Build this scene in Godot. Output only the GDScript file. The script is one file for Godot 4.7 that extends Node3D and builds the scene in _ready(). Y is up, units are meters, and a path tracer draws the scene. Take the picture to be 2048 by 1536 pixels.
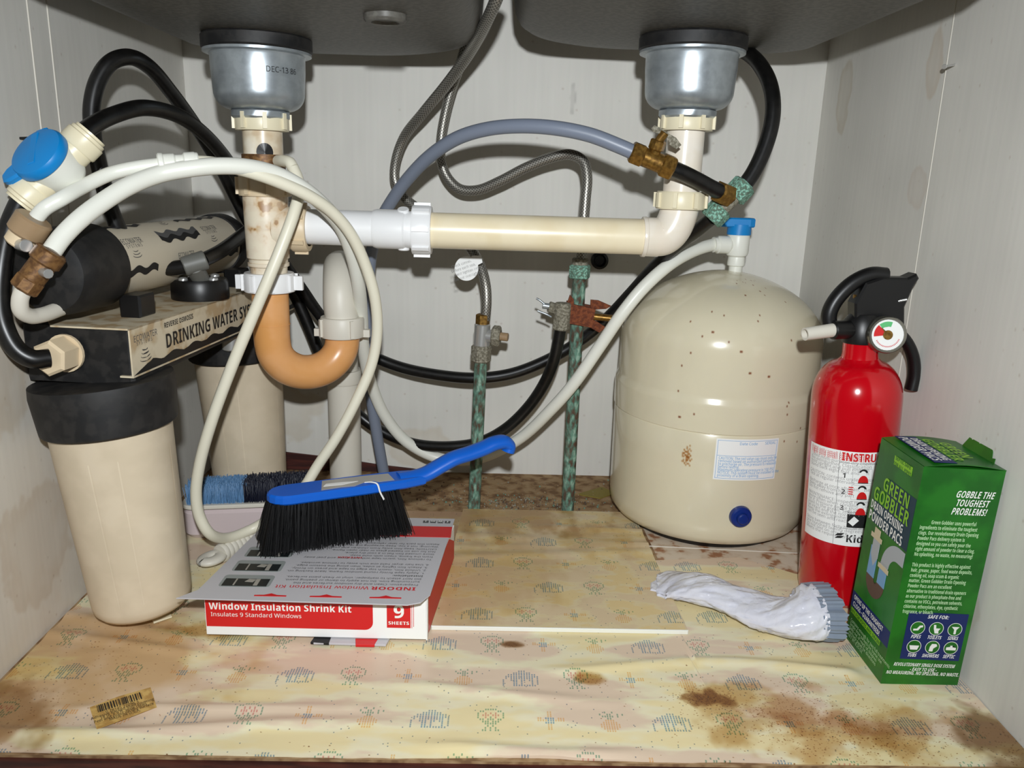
extends Node3D
# The inside of a sink cabinet, lit by the flash of the camera that looks into it. Metres; y up; the back wall is at z = 0.

var M := {}
var off := {}

func _ready() -> void:
	var cam := Camera3D.new()
	cam.name = "camera"
	cam.transform = Transform3D(Basis(Vector3(0.9995, 0.0286, 0.0141), Vector3(-0.0241, 0.9676, -0.2515), Vector3(-0.0208, 0.2510, 0.9678)).orthonormalized(), Vector3(-0.0051, 0.4456, 1.1614))
	cam.fov = 51.60
	cam.near = 0.02
	cam.far = 20.0
	cam.current = true
	add_child(cam)
	var we := WorldEnvironment.new()
	we.name = "environment"
	var e := Environment.new()
	e.background_mode = Environment.BG_COLOR
	e.background_color = Color(0.40, 0.385, 0.36)
	e.background_energy_multiplier = 0.25
	e.tonemap_mode = Environment.TONE_MAPPER_LINEAR
	e.tonemap_exposure = 1.0
	e.sdfgi_enabled = true
	e.ssao_enabled = true
	e.ssil_enabled = true
	we.environment = e
	add_child(we)
	var flash := SpotLight3D.new()
	flash.name = "camera_flash"
	flash.transform = Transform3D(cam.transform.basis, Vector3(0.004, 0.562, 1.214)).rotated_local(Vector3(1, 0, 0), -0.06)
	flash.light_color = Color(0.948, 0.966, 0.978)
	flash.light_energy = 0.98
	flash.light_size = 0.012
	flash.spot_angle = 60.0
	flash.spot_angle_attenuation = 1.0
	flash.spot_range = 6.0
	flash.spot_attenuation = 2.0
	flash.shadow_enabled = true
	add_child(flash)
	materials()
	room()
	liners()
	sink()
	drains()
	supply()
	filter_unit()
	hoses()
	tank()
	extinguisher()
	green_box()
	kit_box()
	brushes()
	bag()
	small_things()

# ---------------------------------------------------------------- naming
func tag(o: Node, label: String, category: String, group := "", kind := "") -> Node:
	if label: o.set_meta("label", label)
	if category: o.set_meta("category", category)
	if group: o.set_meta("group", group)
	if kind: o.set_meta("kind", kind)
	return o

func numbered(called: String) -> String:
	var n := called
	var k := 1
	while has_node(NodePath(n)):
		n = "%s_%03d" % [called, k]
		k += 1
	return n

# A thing: a node at its base. Its parts are given in world coordinates, or in the thing's own when own is true.
func thing(called: String, label: String, category: String, at: Vector3, own := false, turn := Basis(), group := "") -> Node3D:
	var o := Node3D.new()
	o.name = numbered(called)
	add_child(o)
	o.transform = Transform3D(turn, at)
	off[o] = Vector3.ZERO if own else -at
	tag(o, label, category, group)
	return o

func part(called: String, s: SurfaceTool, m: Material, parent: Node = null, label := "") -> MeshInstance3D:
	var o := MeshInstance3D.new()
	s.generate_normals()
	o.mesh = s.commit()
	o.material_override = m
	if parent:
		o.name = called
		parent.add_child(o, true)
		o.position = off.get(parent, Vector3.ZERO)
	else:
		o.name = numbered(called)
		add_child(o)
	if label: o.set_meta("label", label)
	return o

func single(called: String, s: SurfaceTool, m: Material, label: String, category: String, group := "") -> MeshInstance3D:
	var o := part(called, s, m)
	tag(o, label, category, group)
	return o

func struct(called: String, s: SurfaceTool, m: Material) -> MeshInstance3D:
	var o := part(called, s, m)
	o.name = called
	o.set_meta("kind", "structure")
	return o

# ---------------------------------------------------------------- shapes
func st() -> SurfaceTool:
	var s := SurfaceTool.new()
	s.begin(Mesh.PRIMITIVE_TRIANGLES)
	return s

func vert(s: SurfaceTool, p: Vector3, g: int, uv := Vector2.ZERO) -> void:
	s.set_smooth_group(g)
	s.set_uv(uv)
	s.add_vertex(p)

# a, b, c, d run counter-clockwise as seen from outside
func quad(s: SurfaceTool, a: Vector3, b: Vector3, c: Vector3, d: Vector3, g := -1, ua := Vector2(0, 1), ub := Vector2(1, 1), uc := Vector2(1, 0), ud := Vector2(0, 0)) -> void:
	vert(s, a, g, ua); vert(s, c, g, uc); vert(s, b, g, ub)
	vert(s, a, g, ua); vert(s, d, g, ud); vert(s, c, g, uc)

func box(s: SurfaceTool, lo: Vector3, hi: Vector3, xf := Transform3D()) -> void:
	var p := func(x: int, y: int, z: int) -> Vector3: return xf * Vector3(hi.x if x else lo.x, hi.y if y else lo.y, hi.z if z else lo.z)
	quad(s, p.call(0, 0, 1), p.call(1, 0, 1), p.call(1, 1, 1), p.call(0, 1, 1))
	quad(s, p.call(1, 0, 0), p.call(0, 0, 0), p.call(0, 1, 0), p.call(1, 1, 0))
	quad(s, p.call(1, 0, 1), p.call(1, 0, 0), p.call(1, 1, 0), p.call(1, 1, 1))
	quad(s, p.call(0, 0, 0), p.call(0, 0, 1), p.call(0, 1, 1), p.call(0, 1, 0))
	quad(s, p.call(0, 1, 1), p.call(1, 1, 1), p.call(1, 1, 0), p.call(0, 1, 0))
	quad(s, p.call(0, 0, 0), p.call(1, 0, 0), p.call(1, 0, 1), p.call(0, 0, 1))

# poly runs counter-clockwise in x, y and is extruded along z from 0 to h, with a bevel b
func prism(s: SurfaceTool, poly: PackedVector2Array, h: float, xf: Transform3D, b := 0.0, smooth := false) -> void:
	var n := poly.size()
	var inner := PackedVector2Array()
	for i in n:
		var e1 := (poly[i] - poly[(i + n - 1) % n]).normalized()
		var e2 := (poly[(i + 1) % n] - poly[i]).normalized()
		var nn := -(Vector2(e1.y, -e1.x) + Vector2(e2.y, -e2.x))
		inner.append(poly[i] + nn / maxf(0.5, nn.length_squared() * 0.5) * b if b > 0.0 else poly[i])
	var tri := Geometry2D.triangulate_polygon(inner)
	if tri.is_empty(): tri = Geometry2D.triangulate_polygon(poly)
	var area := 0.0
	for k in range(0, tri.size(), 3):
		var a := inner[tri[k]]; var bb := inner[tri[k + 1]]; var c := inner[tri[k + 2]]
		var ccw := (bb - a).cross(c - a) > 0.0
		area += absf((bb - a).cross(c - a))
		var top := [a, c, bb] if ccw else [a, bb, c]
		for q in top: vert(s, xf * Vector3(q.x, q.y, h), -1, q)
		top.reverse()
		for q in top: vert(s, xf * Vector3(q.x, q.y, 0.0), -1, q)
	var layers := [[poly, 0.0], [poly, h]] if b <= 0.0 else [[inner, 0.0], [poly, b], [poly, h - b], [inner, h]]
	for l in layers.size() - 1:
		var p0: PackedVector2Array = layers[l][0]; var p1: PackedVector2Array = layers[l + 1][0]
		var z0: float = layers[l][1]; var z1: float = layers[l + 1][1]
		for i in n:
			var j := (i + 1) % n
			quad(s, xf * Vector3(p0[i].x, p0[i].y, z0), xf * Vector3(p0[j].x, p0[j].y, z0), xf * Vector3(p1[j].x, p1[j].y, z1), xf * Vector3(p1[i].x, p1[i].y, z1), (7 + l if smooth else -1), Vector2(float(i) / n, z0 / h), Vector2(float(i + 1) / n, z0 / h), Vector2(float(i + 1) / n, z1 / h), Vector2(float(i) / n, z1 / h))

# the outline runs from the bottom up, (radius, height); turned about the y axis of xf
func lathe(s: SurfaceTool, prof: Array, xf := Transform3D(), seg := 32, shape = null) -> void:
	var g := 100
	var len := 0.0
	var total := 0.0
	for i in prof.size() - 1: total += prof[i].distance_to(prof[i + 1])
	for i in prof.size() - 1:
		var a: Vector2 = prof[i]; var b: Vector2 = prof[i + 1]
		if i > 0 and absf((a - prof[i - 1]).angle_to(b - a)) > 0.6: g += 1
		var v0 := len / total
		len += a.distance_to(b)
		var v1 := len / total
		for k in seg:
			var t0 := TAU * k / seg; var t1 := TAU * (k + 1) / seg
			var q := [[a.x, t0, a.y], [a.x, t1, a.y], [b.x, t1, b.y], [b.x, t0, b.y]]
			var w := []
			for c in q:
				var r: float = c[0]
				if shape != null: r *= shape.call(c[1])
				w.append(xf * Vector3(r * cos(c[1]), c[2], -r * sin(c[1])))
			var u0 := float(k) / seg; var u1 := float(k + 1) / seg
			if a.x < 1e-6:
				vert(s, w[0], g, Vector2(u0, 1 - v0)); vert(s, w[3], g, Vector2(u0, 1 - v1)); vert(s, w[2], g, Vector2(u1, 1 - v1))
			elif b.x < 1e-6:
				vert(s, w[0], g, Vector2(u0, 1 - v0)); vert(s, w[3], g, Vector2(u0, 1 - v1)); vert(s, w[1], g, Vector2(u1, 1 - v0))
			else:
				quad(s, w[0], w[1], w[2], w[3], g, Vector2(u0, 1 - v0), Vector2(u1, 1 - v0), Vector2(u1, 1 - v1), Vector2(u0, 1 - v1))

# a frame whose y axis runs from a towards b
func along(a: Vector3, b: Vector3, hint := Vector3(0.13, 0.31, 0.94)) -> Transform3D:
	var y := (b - a).normalized()
	var x := y.cross(hint).normalized()
	return Transform3D(Basis(x, y, x.cross(y)), a)

# a rod of straight pieces between two points: prof is (radius, share of the length or metres)
func rod(s: SurfaceTool, a: Vector3, b: Vector3, prof: Array, seg := 24) -> void:
	lathe(s, prof, along(a, b), seg)

func cyl(s: SurfaceTool, a: Vector3, b: Vector3, r: float, seg := 24, c := 0.0) -> void:
	var h := a.distance_to(b)
	if c <= 0.0: c = minf(r * 0.12, h * 0.2)
	rod(s, a, b, [Vector2(0, 0), Vector2(r - c, 0), Vector2(r, c), Vector2(r, h - c), Vector2(r - c, h), Vector2(0, h)], seg)

func hexnut(s: SurfaceTool, a: Vector3, b: Vector3, r: float, sides := 6) -> void:
	var h := a.distance_to(b)
	var c := r * 0.13
	var xf := along(a, b)
	var p := PackedVector2Array()
	for k in sides: p.append(Vector2(cos(TAU * k / sides), sin(TAU * k / sides)) * r)
	prism(s, p, h, xf * Transform3D(Basis(Vector3(1, 0, 0), Vector3(0, 0, -1), Vector3(0, 1, 0)), Vector3.ZERO), c)

# a slip nut: a ring with ribs round it
func slip_nut(s: SurfaceTool, a: Vector3, b: Vector3, r: float, bore: float, ribs := 8) -> void:
	var h := a.distance_to(b)
	lathe(s, [Vector2(bore, 0), Vector2(r * 0.93, 0), Vector2(r * 0.95, 0.002), Vector2(r * 0.95, h - 0.003), Vector2(r * 0.9, h), Vector2(bore, h)], along(a, b), 40)
	var xf := along(a, b)
	for k in ribs:
		var f := xf * Transform3D(Basis(Vector3.UP, TAU * (k + 0.3) / ribs), Vector3.ZERO)
		box(s, Vector3(r * 0.88, 0.0015, -0.0022), Vector3(r * 1.04, h - 0.0015, 0.0022), f)

func spline(pts: Array, sub: int) -> PackedVector3Array:
	var out := PackedVector3Array()
	var n := pts.size()
	for i in n - 1:
		var p0: Vector3 = pts[maxi(i - 1, 0)]; var p1: Vector3 = pts[i]; var p2: Vector3 = pts[i + 1]; var p3: Vector3 = pts[mini(i + 2, n - 1)]
		var t0 := 0.0
		var t1 := t0 + maxf(1e-4, sqrt(p0.distance_to(p1))); var t2 := t1 + maxf(1e-4, sqrt(p1.distance_to(p2))); var t3 := t2 + maxf(1e-4, sqrt(p2.distance_to(p3)))
		if i == 0: p0 = p1 * 2.0 - p2; t0 = t1 - (t2 - t1)
		if i == n - 2: p3 = p2 * 2.0 - p1; t3 = t2 + (t2 - t1)
		for k in sub:
			var t := lerpf(t1, t2, float(k) / sub)
			var a1 := p0 * ((t1 - t) / (t1 - t0)) + p1 * ((t - t0) / (t1 - t0))
			var a2 := p1 * ((t2 - t) / (t2 - t1)) + p2 * ((t - t1) / (t2 - t1))
			var a3 := p2 * ((t3 - t) / (t3 - t2)) + p3 * ((t - t2) / (t3 - t2))
			var b1 := a1 * ((t2 - t) / (t2 - t0)) + a2 * ((t - t0) / (t2 - t0))
			var b2 := a2 * ((t3 - t) / (t3 - t1)) + a3 * ((t - t1) / (t3 - t1))
			out.append(b1 * ((t2 - t) / (t2 - t1)) + b2 * ((t - t1) / (t2 - t1)))
	out.append(pts[n - 1])
	return out

func sweep(s: SurfaceTool, path: PackedVector3Array, r: float, seg := 14, cap := true, wide := 1.0, hint := Vector3(0.11, 0.21, 0.97)) -> void:
	var n := path.size()
	var rings := []
	var nrm := Vector3.ZERO
	var dist := 0.0
	for i in n:
		var t := (path[mini(i + 1, n - 1)] - path[maxi(i - 1, 0)]).normalized()
		if i == 0: nrm = hint
		nrm = (nrm - t * nrm.dot(t)).normalized()
		var bn := t.cross(nrm)
		if i > 0: dist += path[i].distance_to(path[i - 1])
		var ring := PackedVector3Array()
		for k in seg + 1:
			var a := TAU * k / seg
			ring.append(path[i] + nrm * cos(a) * r + bn * sin(a) * r * wide)
		rings.append([ring, dist])
	for i in n - 1:
		var p: PackedVector3Array = rings[i][0]; var q: PackedVector3Array = rings[i + 1][0]
		var v0: float = rings[i][1] / (TAU * r); var v1: float = rings[i + 1][1] / (TAU * r)
		for k in seg:
			var u0 := float(k) / seg; var u1 := float(k + 1) / seg
			quad(s, p[k], p[k + 1], q[k + 1], q[k], 1, Vector2(u0, v0), Vector2(u1, v0), Vector2(u1, v1), Vector2(u0, v1))
	if cap:
		for k in seg:
			var p: PackedVector3Array = rings[0][0]; var q: PackedVector3Array = rings[n - 1][0]
			vert(s, path[0], -1); vert(s, p[k], -1); vert(s, p[k + 1], -1)
			vert(s, path[n - 1], -1); vert(s, q[k + 1], -1); vert(s, q[k], -1)

func tube(s: SurfaceTool, pts: Array, r: float, seg := 14, sub := 10) -> void:
	sweep(s, spline(pts, sub), r, seg)

func rrect(cx: float, cy: float, hw: float, hh: float, rad_: float, n := 6, rads := []) -> PackedVector2Array:
	var p := PackedVector2Array()
	for c in 4:
		var rad: float = rads[c] if rads else rad_
		var o := Vector2(cx + (hw - rad) * (1 if c == 0 or c == 3 else -1), cy + (hh - rad) * (1 if c < 2 else -1))
		for k in n + 1:
			var a := PI / 2 * (c + float(k) / n)
			p.append(o + Vector2(cos(a), sin(a)) * rad)
	return p

func disc(cx: float, cy: float, rx: float, ry: float, n := 24) -> PackedVector2Array:
	var p := PackedVector2Array()
	for k in n: p.append(Vector2(cx + rx * cos(TAU * k / n), cy + ry * sin(TAU * k / n)))
	return p

# a flat shape lying in x, y of xf, a hair thick, facing +z
func decal(s: SurfaceTool, poly: PackedVector2Array, xf: Transform3D, lift := 0.0003) -> void:
	prism(s, poly, 0.0003, xf * Transform3D(Basis(), Vector3(0, 0, lift - 0.0003)))

func rect(x0: float, y0: float, x1: float, y1: float) -> PackedVector2Array:
	return PackedVector2Array([Vector2(x0, y0), Vector2(x1, y0), Vector2(x1, y1), Vector2(x0, y1)])

# lettering with capitals of height cap, in x, y of xf, facing +z; slant leans it; warp bends it
func letters(s: SurfaceTool, words: String, cap: float, at: Vector2, xf: Transform3D, align := 0, bold := true, stretch := 1.0, slant := 0.0, warp = null, fine := 2.0, family := "Droid Sans") -> void:
	var t := TextMesh.new()
	t.text = words
	t.depth = 0.0
	t.font_size = 48
	t.pixel_size = cap / (48.0 * 0.714)
	t.curve_step = fine
	t.horizontal_alignment = [HORIZONTAL_ALIGNMENT_LEFT, HORIZONTAL_ALIGNMENT_CENTER, HORIZONTAL_ALIGNMENT_RIGHT][align]
	var f := SystemFont.new()
	f.font_names = PackedStringArray([family])
	f.font_weight = 700 if bold else 400
	t.font = f
	var a := t.get_mesh_arrays()
	for ix: int in a[12]:
		var p: Vector3 = a[0][ix]
		var q := Vector3(p.x * stretch + p.y * slant + at.x, p.y + at.y, 0.0005)
		vert(s, warp.call(q) if warp != null else xf * q, -1)

# onto a cylinder about the y axis of xf: x runs round it from angle a0 at radius r
func on_cylinder(xf: Transform3D, r: float, a0: float) -> Callable:
	return func(p: Vector3) -> Vector3:
		var a := a0 + p.x / r
		return xf * Vector3((r + p.z) * sin(a), p.y, (r + p.z) * cos(a))

func patch(s: SurfaceTool, warp: Callable, x0: float, y0: float, x1: float, y1: float, z := 0.0003, n := 16) -> void:
	for i in n:
		var a := lerpf(x0, x1, float(i) / n); var b := lerpf(x0, x1, float(i + 1) / n)
		quad(s, warp.call(Vector3(a, y0, z)), warp.call(Vector3(b, y0, z)), warp.call(Vector3(b, y1, z)), warp.call(Vector3(a, y1, z)), 3)

# ---------------------------------------------------------------- materials
func mat(c: Color, rough := 0.6, metal := 0.0) -> StandardMaterial3D:
	var m := StandardMaterial3D.new()
	m.albedo_color = c
	m.roughness = rough
	m.metallic = metal
	return m

func noise_tex(freq: float, seed_: int, stops: Array, cols: Array, octaves := 4, size := 256) -> NoiseTexture2D:
	var n := FastNoiseLite.new()
	n.noise_type = FastNoiseLite.TYPE_SIMPLEX
	n.seed = seed_
	n.frequency = freq
	n.fractal_octaves = octaves
	var g := Gradient.new()
	g.offsets = PackedFloat32Array(stops)
	g.colors = PackedColorArray(cols)
	var t := NoiseTexture2D.new()
	t.width = size; t.height = size
	t.seamless = true
	t.noise = n
	t.color_ramp = g
	return t

# a surface that varies in blotches, mapped on the object itself
func mott(stops: Array, cols: Array, scale: Vector3, rough := 0.6, metal := 0.0, freq := 0.012, seed_ := 1, relief := 0.0) -> StandardMaterial3D:
	var m := mat(Color.WHITE, rough, metal)
	m.albedo_texture = noise_tex(freq, seed_, stops, cols)
	m.uv1_triplanar = true
	m.uv1_scale = scale
	if relief > 0.0:
		m.heightmap_enabled = true
		m.heightmap_texture = noise_tex(freq * 2.0, seed_ + 9, [0.3, 0.7], [Color.BLACK, Color.WHITE])
		m.heightmap_scale = relief
	return m

func picture(w: int, h: int, at: Callable) -> ImageTexture:
	var im := Image.create(w, h, false, Image.FORMAT_RGB8)
	for j in h:
		for i in w:
			im.set_pixel(i, j, at.call((i + 0.5) / w, (j + 0.5) / h))
	return ImageTexture.create_from_image(im)

func materials() -> void:
	M.pvc_cream = mott([0.3, 0.55, 0.75], [Color(0.80, 0.72, 0.60), Color(0.90, 0.86, 0.77), Color(0.93, 0.90, 0.83)], Vector3.ONE * 7, 0.32, 0, 0.012, 3)
	M.pvc_gloss = mott([0.3, 0.7], [Color(0.91, 0.87, 0.80), Color(0.93, 0.90, 0.85)], Vector3.ONE * 6, 0.22, 0, 0.012, 4)
	M.pvc_stain = mott([0.17, 0.24, 0.40, 0.7], [Color(0.60, 0.42, 0.22), Color(0.82, 0.71, 0.56), Color(0.89, 0.83, 0.74), Color(0.91, 0.87, 0.78)], Vector3.ONE * 10, 0.4, 0, 0.012, 6)
	M.pvc_ivory = mott([0.3, 0.6], [Color(0.91, 0.85, 0.71), Color(0.93, 0.88, 0.76)], Vector3.ONE * 5, 0.3, 0, 0.01, 7)
	M.pvc_white = mat(Color(0.93, 0.93, 0.93), 0.34)
	M.nut_cream = mat(Color(0.89, 0.85, 0.73), 0.38)
	M.nut_beige = mat(Color(0.86, 0.78, 0.65), 0.42)
	M.trap = mott([0.3, 0.7], [Color(0.84, 0.60, 0.35), Color(0.87, 0.64, 0.42)], Vector3.ONE * 6, 0.3, 0, 0.012, 11)
	M.offwhite = mat(Color(0.83, 0.81, 0.76), 0.45)
	M.rubber = mott([0.35, 0.7], [Color(0.035, 0.033, 0.035), Color(0.085, 0.08, 0.075)], Vector3.ONE * 14, 0.36, 0, 0.02, 13)
	M.black = mat(Color(0.045, 0.044, 0.048), 0.4)
	M.black_dusty = mott([0.35, 0.65], [Color(0.05, 0.05, 0.055), Color(0.13, 0.125, 0.12)], Vector3.ONE * 9, 0.6, 0, 0.02, 15)
	M.grey_hose = mat(Color(0.47, 0.50, 0.56), 0.4)
	M.white_tube = mat(Color(0.90, 0.90, 0.86), 0.38)
	M.cream_tube = mat(Color(0.89, 0.87, 0.79), 0.4)
	M.blue = mat(Color(0.0, 0.50, 0.78), 0.42)
	M.brush_blue = mat(Color(0.02, 0.37, 0.79), 0.38)
	M.steel = mott([0.3, 0.7], [Color(0.64, 0.67, 0.69), Color(0.70, 0.73, 0.75)], Vector3.ONE * 12, 0.36, 0.7, 0.02, 17)
	M.chrome = mat(Color(0.80, 0.80, 0.79), 0.3, 0.7)
	M.brass = mott([0.3, 0.7], [Color(0.44, 0.32, 0.14), Color(0.60, 0.46, 0.22)], Vector3.ONE * 30, 0.36, 0.7, 0.02, 19)
	M.brass_old = mott([0.3, 0.7], [Color(0.36, 0.24, 0.13), Color(0.52, 0.38, 0.22)], Vector3.ONE * 30, 0.5, 0.35, 0.02, 20)
	M.tan_plastic = mat(Color(0.60, 0.50, 0.38), 0.4)
	M.patina = mott([0.22, 0.36, 0.5, 0.64, 0.8], [Color(0.34, 0.25, 0.19), Color(0.33, 0.37, 0.32), Color(0.34, 0.47, 0.41), Color(0.42, 0.57, 0.50), Color(0.58, 0.69, 0.62)], Vector3(20, 9, 20), 0.8, 0.1, 0.02, 21, 0.06)
	M.verdigris = mott([0.3, 0.55, 0.75], [Color(0.36, 0.40, 0.34), Color(0.42, 0.63, 0.56), Color(0.62, 0.80, 0.72)], Vector3.ONE * 30, 0.85, 0.0, 0.03, 23, 0.06)
	M.scale_grey = mott([0.3, 0.7], [Color(0.42, 0.40, 0.34), Color(0.62, 0.60, 0.54)], Vector3.ONE * 24, 0.85, 0.05, 0.03, 25, 0.06)
	M.rust = mott([0.3, 0.7], [Color(0.40, 0.20, 0.12), Color(0.52, 0.28, 0.16)], Vector3.ONE * 16, 0.85, 0.1, 0.03, 27, 0.06)
	M.cream_metal = mott([0.25, 0.4, 0.6], [Color(0.70, 0.60, 0.46), Color(0.77, 0.71, 0.60), Color(0.82, 0.77, 0.67)], Vector3.ONE * 6, 0.5, 0.0, 0.014, 29)
	M.cream_plastic = mott([0.3, 0.7], [Color(0.83, 0.77, 0.67), Color(0.87, 0.81, 0.71)], Vector3.ONE * 6, 0.42, 0.0, 0.012, 31)
	M.sleeve = mat(Color(0.78, 0.74, 0.66), 0.4)
	M.ink = mat(Color(0.06, 0.06, 0.065), 0.6)
	M.ink_grey = mat(Color(0.32, 0.32, 0.32), 0.6)
	M.white_ink = mat(Color(0.92, 0.92, 0.90), 0.55)
	M.pale_green_ink = mat(Color(0.72, 0.86, 0.66), 0.55)
	M.lime = mat(Color(0.52, 0.74, 0.16), 0.5)
	M.red_ink = mat(Color(0.80, 0.09, 0.10), 0.45)
	M.blue_ink = mat(Color(0.30, 0.58, 0.80), 0.6)
	M.navy = mat(Color(0.05, 0.13, 0.36), 0.5)
	M.paper = mat(Color(0.93, 0.93, 0.92), 0.55)
	M.grey_card = mat(Color(0.74, 0.73, 0.74), 0.5)
	M.green = mott([0.3, 0.7], [Color(0.08, 0.36, 0.08), Color(0.12, 0.43, 0.10)], Vector3.ONE * 6, 0.38, 0.0, 0.012, 33)
	M.red_paint = mat(Color(0.74, 0.01, 0.075), 0.16)
	M.red_paint.clearcoat_enabled = true
	M.red_paint.clearcoat = 0.5
	M.red_paint.clearcoat_roughness = 0.12
	M.wood_dark = mott([0.3, 0.7], [Color(0.19, 0.07, 0.06), Color(0.30, 0.13, 0.10)], Vector3(3, 30, 30), 0.5, 0.0, 0.012, 35)
	M.bare = mott([0.25, 0.45, 0.7], [Color(0.46, 0.34, 0.22), Color(0.57, 0.45, 0.31), Color(0.64, 0.53, 0.39)], Vector3(9, 9, 12), 0.85, 0.0, 0.014, 37)
	M.sink = mott([0.3, 0.7], [Color(0.30, 0.29, 0.27), Color(0.38, 0.37, 0.345)], Vector3.ONE * 9, 0.5, 0.0, 0.05, 39)
	var braid := StandardMaterial3D.new()
	braid.metallic = 0.75
	braid.roughness = 0.42
	braid.albedo_texture = picture(64, 64, func(u: float, v: float) -> Color:
		var a := absf(fposmod((u + v) * 2.0, 1.0) - 0.5) * 2.0
		var b := absf(fposmod((u - v) * 2.0, 1.0) - 0.5) * 2.0
		var k := 0.36 + 0.40 * maxf(pow(a, 2.0), pow(b, 2.0))
		return Color(k, k * 0.98, k * 0.93))
	braid.uv1_scale = Vector3(5, 5, 1)
	M.braid = braid
	M.wall_back = wall_mat(1, [[0.12, 0.86, 0.10, 0.06, 0.22, Color(0.80, 0.70, 0.55)], [0.37, 0.93, 0.05, 0.05, 0.25, Color(0.86, 0.78, 0.66)], [0.6, 0.30, 0.004, 0.03, 0.3, Color(0.6, 0.6, 0.6)]])
	M.wall_left = wall_mat(2, [[0.15, 0.80, 0.40, 0.30, 0.30, Color(0.90, 0.80, 0.70)], [0.28, 0.62, 0.06, 0.10, 0.22, Color(0.78, 0.66, 0.50)], [0.30, 0.86, 0.10, 0.08, 0.18, Color(0.72, 0.58, 0.44)], [0.5, 0.75, 0.10, 0.10, 0.2, Color(0.70, 0.58, 0.42)], [0.22, 0.40, 0.05, 0.12, 0.12, Color(0.72, 0.6, 0.5)]])
	M.wall_right = wall_mat(3, [[0.11, 0.29, 0.035, 0.055, 0.3, Color(0.80, 0.72, 0.60)], [0.446, 0.277, 0.024, 0.045, 0.3, Color(0.86, 0.75, 0.64)], [0.45, 0.43, 0.03, 0.03, 0.2, Color(0.86, 0.74, 0.66)], [0.7, 0.9, 0.1, 0.06, 0.2, Color(0.80, 0.70, 0.58)]])

# painted boards: fine upright grain, small specks, and stains [u, v, half width, half height, strength, colour]
func wall_mat(seed_: int, stains: Array) -> StandardMaterial3D:
	var n := FastNoiseLite.new()
	n.seed = seed_
	n.frequency = 1.0
	n.fractal_octaves = 3
	var rng := RandomNumberGenerator.new()
	rng.seed = 77 + seed_
	var w := 360
	var im := Image.create(w, w, false, Image.FORMAT_RGB8)
	for j in w:
		for i in w:
			var u := (i + 0.5) / w; var v := (j + 0.5) / w
			var c := Color(0.85, 0.84, 0.81)
			c = c * (1.0 + 0.018 * n.get_noise_2d(u * 90.0, v * 3.0) + 0.035 * n.get_noise_2d(u * 4.0 + 50.0, v * 4.0))
			for q in stains:
				var d: float = Vector2((u - q[0]) / q[2], (v - q[1]) / q[3]).length() + 0.35 * n.get_noise_2d(u * 16.0 + 9.0, v * 16.0)
				if d < 1.0:
					var rim := smoothstep(1.0, 0.85, d) * (0.55 + 0.45 * smoothstep(0.4, 0.95, d))
					c = c.lerp(q[5] * c, rim * q[4])
			im.set_pixel(i, j, c)
	for k in 260:
		var x := rng.randi_range(0, w - 2); var y := int(w * pow(rng.randf(), 0.6)) % (w - 1)
		var c2 := im.get_pixel(x, y)
		im.set_pixel(x, y, c2.lerp(Color(0.42, 0.28, 0.2), rng.randf() * 0.22))
	var m := mat(Color.WHITE, 0.6)
	m.albedo_texture = ImageTexture.create_from_image(im)
	return m

# ---------------------------------------------------------------- the cabinet
func room() -> void:
	var s := st()
	box(s, Vector3(-0.46, -0.02, -0.02), Vector3(0.46, 0.80, 0.0))
	struct("wall_back", s, M.wall_back)
	s = st()
	prism(s, PackedVector2Array([Vector2(-0.44, 0), Vector2(-0.10, 0), Vector2(-0.13, 0.006), Vector2(-0.18, 0.011), Vector2(-0.25, 0.021), Vector2(-0.33, 0.029), Vector2(-0.44, 0.033)]), 0.004, Transform3D(Basis(), Vector3(0, 0, 0.0)), 0.001)
	struct("baseboard_back", s, M.wood_dark)
	s = st()
	box(s, Vector3(-0.46, -0.02, 0.0), Vector3(-0.44, 0.80, 0.65))
	var wl := struct("wall_left", s, M.wall_left)
	for z in [0.334, 0.368]:
		s = st()
		cyl(s, Vector3(-0.4401, 0.27, z), Vector3(-0.4401, 0.80, z), 0.0011, 8)
		part("panel_joint", s, M.offwhite, wl)
	s = st()
	box(s, Vector3(0.44, -0.02, 0.0), Vector3(0.46, 0.80, 0.65))
	var wr := struct("wall_right", s, M.wall_right)
	s = st()
	cyl(s, Vector3(0.4402, 0.0, 0.318), Vector3(0.4402, 0.80, 0.314), 0.0009, 8)
	part("panel_joint", s, M.offwhite, wr)
	s = st()
	box(s, Vector3(-0.44, -0.02, 0.0), Vector3(0.44, 0.0, 0.63))
	struct("floor", s, M.bare)
	s = st()
	box(s, Vector3(-0.46, 0.80, -0.02), Vector3(0.46, 0.83, 0.67))
	struct("ceiling", s, M.offwhite)
	# the front of the cabinet: bottom rail, two stiles and the top rail
	s = st()
	box(s, Vector3(-0.95, -0.06, 0.63), Vector3(0.95, -0.0025, 0.648))
	struct("trim_1", s, M.wood_dark)
	var upright: StandardMaterial3D = M.wood_dark.duplicate()
	upright.uv1_scale = Vector3(30, 3, 30)
	for k in 2:
		s = st()
		box(s, Vector3(-0.95 if k == 0 else 0.462, -0.0025, 0.63), Vector3(-0.462 if k == 0 else 0.95, 0.80, 0.648))
		struct("trim_%d" % (k + 2), s, upright)

const TILE := Vector2(0.2048, 0.113)

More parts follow.
